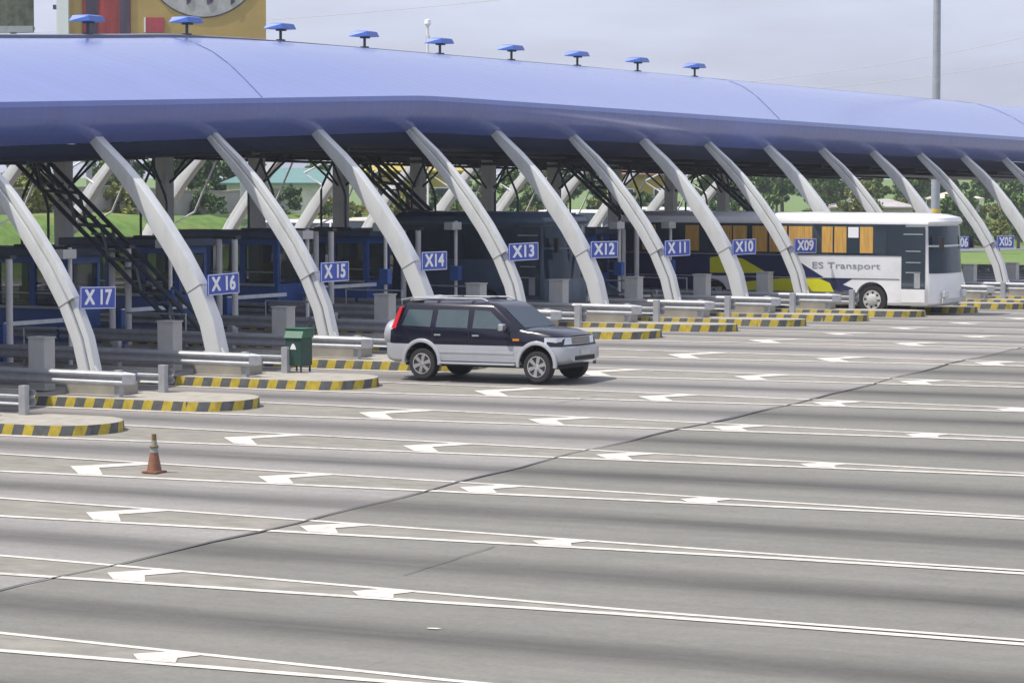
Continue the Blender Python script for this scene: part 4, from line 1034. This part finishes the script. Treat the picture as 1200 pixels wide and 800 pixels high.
# ------------------------------------------------------------------ trees and shrubs
def leafmesh(name, seed, rx, rz_, hbase, nclump, nleaf, lsize, m):
    rnd = random.Random(seed); V = []; F = []
    for c in range(nclump):
        a = rnd.uniform(0, 2*math.pi); t = rnd.random()**.5; zz = rnd.uniform(-1, 1); rr = math.sqrt(max(0, 1-zz*zz*.85))*t
        cx_, cy_, cz_ = math.cos(a)*rr*rx*rnd.uniform(.6, 1.1), math.sin(a)*rr*rx*rnd.uniform(.6, 1.1), hbase+zz*rz_
        cr = rnd.uniform(.22, .42)*rx*.6
        for l in range(nleaf):
            d_ = Vector((rnd.gauss(0, 1), rnd.gauss(0, 1), rnd.gauss(0, .7))); d_ = d_.normalized()*cr*rnd.random()**.4
            p = Vector((cx_, cy_, cz_))+d_
            ax = Vector((rnd.gauss(0, 1), rnd.gauss(0, 1), rnd.gauss(0, 1))).normalized(); bx_ = ax.cross(Vector((rnd.gauss(0, 1), rnd.gauss(0, 1), rnd.gauss(0, 1)))).normalized()
            s = lsize*rnd.uniform(.6, 1.3); n = len(V)
            V += [p-ax*s, p+bx_*s*.55, p+ax*s, p-bx_*s*.55]; F.append((n, n+1, n+2, n+3))
    me = bpy.data.meshes.new(name); me.from_pydata([tuple(v) for v in V], [], F); me.materials.append(m); return me
def trunkmesh(seed, h, r):
    rnd = random.Random(seed); mb = MB(); mb.tube([(0, 0, -.3), (.05, 0, h*.5), (.1, .05, h)], r, 8, rs=[r, r*.75, r*.45])
    for i in range(5):
        a = rnd.uniform(0, 6.28); z = h*rnd.uniform(.55, .95); q = h*.55
        mb.tube([(.06, .02, z), (math.cos(a)*q*.5, math.sin(a)*q*.5, z+q*.4), (math.cos(a)*q, math.sin(a)*q, z+q*.7)], r*.35, 6, rs=[r*.4, r*.28, r*.12])
    o = mb.build('trunk', M['bark']); me = o.data; bpy.data.objects.remove(o, do_unlink=True); return me
VAR = []
for i, (mm, rx, rz_, hb, th) in enumerate([('leaf', 2.6, 2.1, 3.9, 3.4), ('leaf2', 2.9, 2.2, 4.4, 3.4), ('leaf3', 2.2, 1.7, 3.4, 2.8), ('leaf', 1.9, 2.4, 4.2, 3.2)]):
    VAR.append((leafmesh('crown', 11+i, rx, rz_, hb, 46, 62, .26, M[mm]), trunkmesh(50+i, th, .2)))
BUSH = [leafmesh('foliage', 31+i, 1.5, .9, .8, 26, 48, .17, M[mm]) for i, mm in enumerate(('leaf', 'leaf3', 'leaf2'))]
desc = ['mid green rounded tree', 'dark green spreading tree', 'yellow green small tree', 'upright mid green tree']
bd = ['mid green bush', 'yellow green bush', 'dark green bush']
rt = random.Random(3)
def pos_words(u, v):
    # picture column of the object, used only to say which arm it is seen beside
    c, s = math.cos(.5184), math.sin(.5184); X = (u-50.118)*c+(v+67.87)*s; Y = -(u-50.118)*s+(v+67.87)*c
    px = 600+3438.45*X/Y
    names = [(-1e9, 'outside the left edge'), (0, 'near the far left edge'), (60, 'left of arm X16'), (200, 'left of arm X15'), (300, 'left of arm X14'), (420, 'left of arm X13'), (530, 'left of arm X12'), (630, 'left of arm X11'), (720, 'left of arm X10'), (800, 'left of arm X09'), (880, 'above the bus roof'), (1000, 'above the front of the bus'), (1100, 'right of the bus'), (1200, 'outside the right edge')]
    w_ = [n for x, n in names if px >= x][-1]
    return w_, px
cnt = {}
def place_tree(u, v, kind, s, zoff=0):
    w_, px = pos_words(u, v)
    dist = 'on the bank' if u < -60 else 'on the verge'
    key = ('t', kind, w_); cnt[key] = cnt.get(key, 0)+1
    o = thing('tree', '', 'tree', (u, v, gt(u, v)+zoff), rt.uniform(0, 6.28), 'trees beyond the toll plaza')
    o.scale = (s, s, s*rt.uniform(.85, 1.1))
    for me, nm in zip(VAR[kind], ('crown', 'trunk')):
        c = bpy.data.objects.new(nm, me); COL.objects.link(c); c.parent = o
    return o, w_, px
TREES = []
for i in range(46):
    v = 52+i*4.6+rt.uniform(-1.5, 1.5); row = i % 3
    u = -76-row*7+rt.uniform(-2, 2)
    kind = rt.choice([0, 1, 1, 2, 3]); s = rt.uniform(.62, .95)
    if 120 < v < 142 and row == 0: u -= 9
    TREES.append((u, v, kind, s))
for i in range(26):
    v = 205+i*6+rt.uniform(-2, 2); TREES.append((-64-(i % 3)*7+rt.uniform(-2, 2), v, rt.choice([0, 1, 2, 3]), rt.uniform(.8, 1.15)))
TREES += [(-50, 190, 0, .8), (-46, 205, 2, .85), (-52, 222, 0, .75), (-56, 243, 1, .9), (-40, 176, 2, .55), (-58, 258, 1, 1.3), (-54, 219.5, 3, 1.0)]
bylab = {}
for (u, v, kind, s) in TREES:
    o, w_, px = place_tree(u, v, kind, s); bylab.setdefault((desc[kind], w_), []).append((u, o))
for (d_, w_), lst in bylab.items():
    lst.sort(key=lambda q: -q[0])
    if len(lst) == 1: lst[0][1]['label'] = '%s seen %s' % (d_, w_)
    else:
        for i, (u, o) in enumerate(lst):
            o['label'] = '%s seen %s, %s of them' % (d_, w_, ['nearest', 'second nearest', 'third nearest', 'fourth nearest', 'fifth nearest', 'sixth nearest', 'seventh nearest', 'eighth nearest', 'ninth nearest', 'tenth nearest', '11th nearest', '12th nearest', '13th nearest', '14th nearest', '15th nearest', '16th nearest', '17th nearest', '18th nearest', '19th nearest', '20th nearest'][min(i, 19)])
bylab = {}
for i in range(84):
    v = 64+i*2.3+rt.uniform(-1.5, 1.5); u = -66.5+rt.uniform(-4, 4.5) if v > 105 else -73.5+(2.6 if i % 4 == 0 else 0)
    kind = rt.choice([0, 1, 1, 2]); s = rt.uniform(.7, 1.3)
    w_, px = pos_words(u, v)
    o = thing('bush', '', 'bush', (u, v, gt(u, v)-.1), rt.uniform(0, 6.28), 'bushes along the bank'); o.scale = (s,)*3
    c = bpy.data.objects.new('foliage', BUSH[kind]); COL.objects.link(c); c.parent = o
    bylab.setdefault((bd[kind], w_), []).append((u, o))
for (d_, w_), lst in bylab.items():
    lst.sort(key=lambda q: -q[0])
    for i, (u, o) in enumerate(lst):
        o['label'] = '%s on the bank %s' % (d_, w_) + ('' if len(lst) == 1 else ', %s of them' % ['nearest', 'second nearest', 'third nearest', 'fourth nearest', 'fifth nearest', 'sixth nearest', 'seventh nearest', 'eighth nearest', 'ninth nearest', 'tenth nearest', '11th nearest', '12th nearest', '13th nearest', '14th nearest', '15th nearest', '16th nearest', '17th nearest', '18th nearest', '19th nearest', '20th nearest'][min(i, 19)])

# ------------------------------------------------------------------ haze
hz = MB().box((0, 0, 0), (760, 900, 60)).build('haze', M['ground'])
hz.location = (-30, 140, 14)
hm = bpy.data.materials.new('haze_air'); hm.use_nodes = True; N, LK = nodes(hm); N.remove(N['Principled BSDF'])
pv = N.new('ShaderNodeVolumePrincipled'); pv.inputs['Color'].default_value = (.86, .90, 1, 1); pv.inputs['Density'].default_value = .0003; pv.inputs['Anisotropy'].default_value = .2
LK(pv.outputs[0], N['Material Output'].inputs['Volume'])
hz.data.materials.clear(); hz.data.materials.append(hm); tag(hz, kind='stuff')
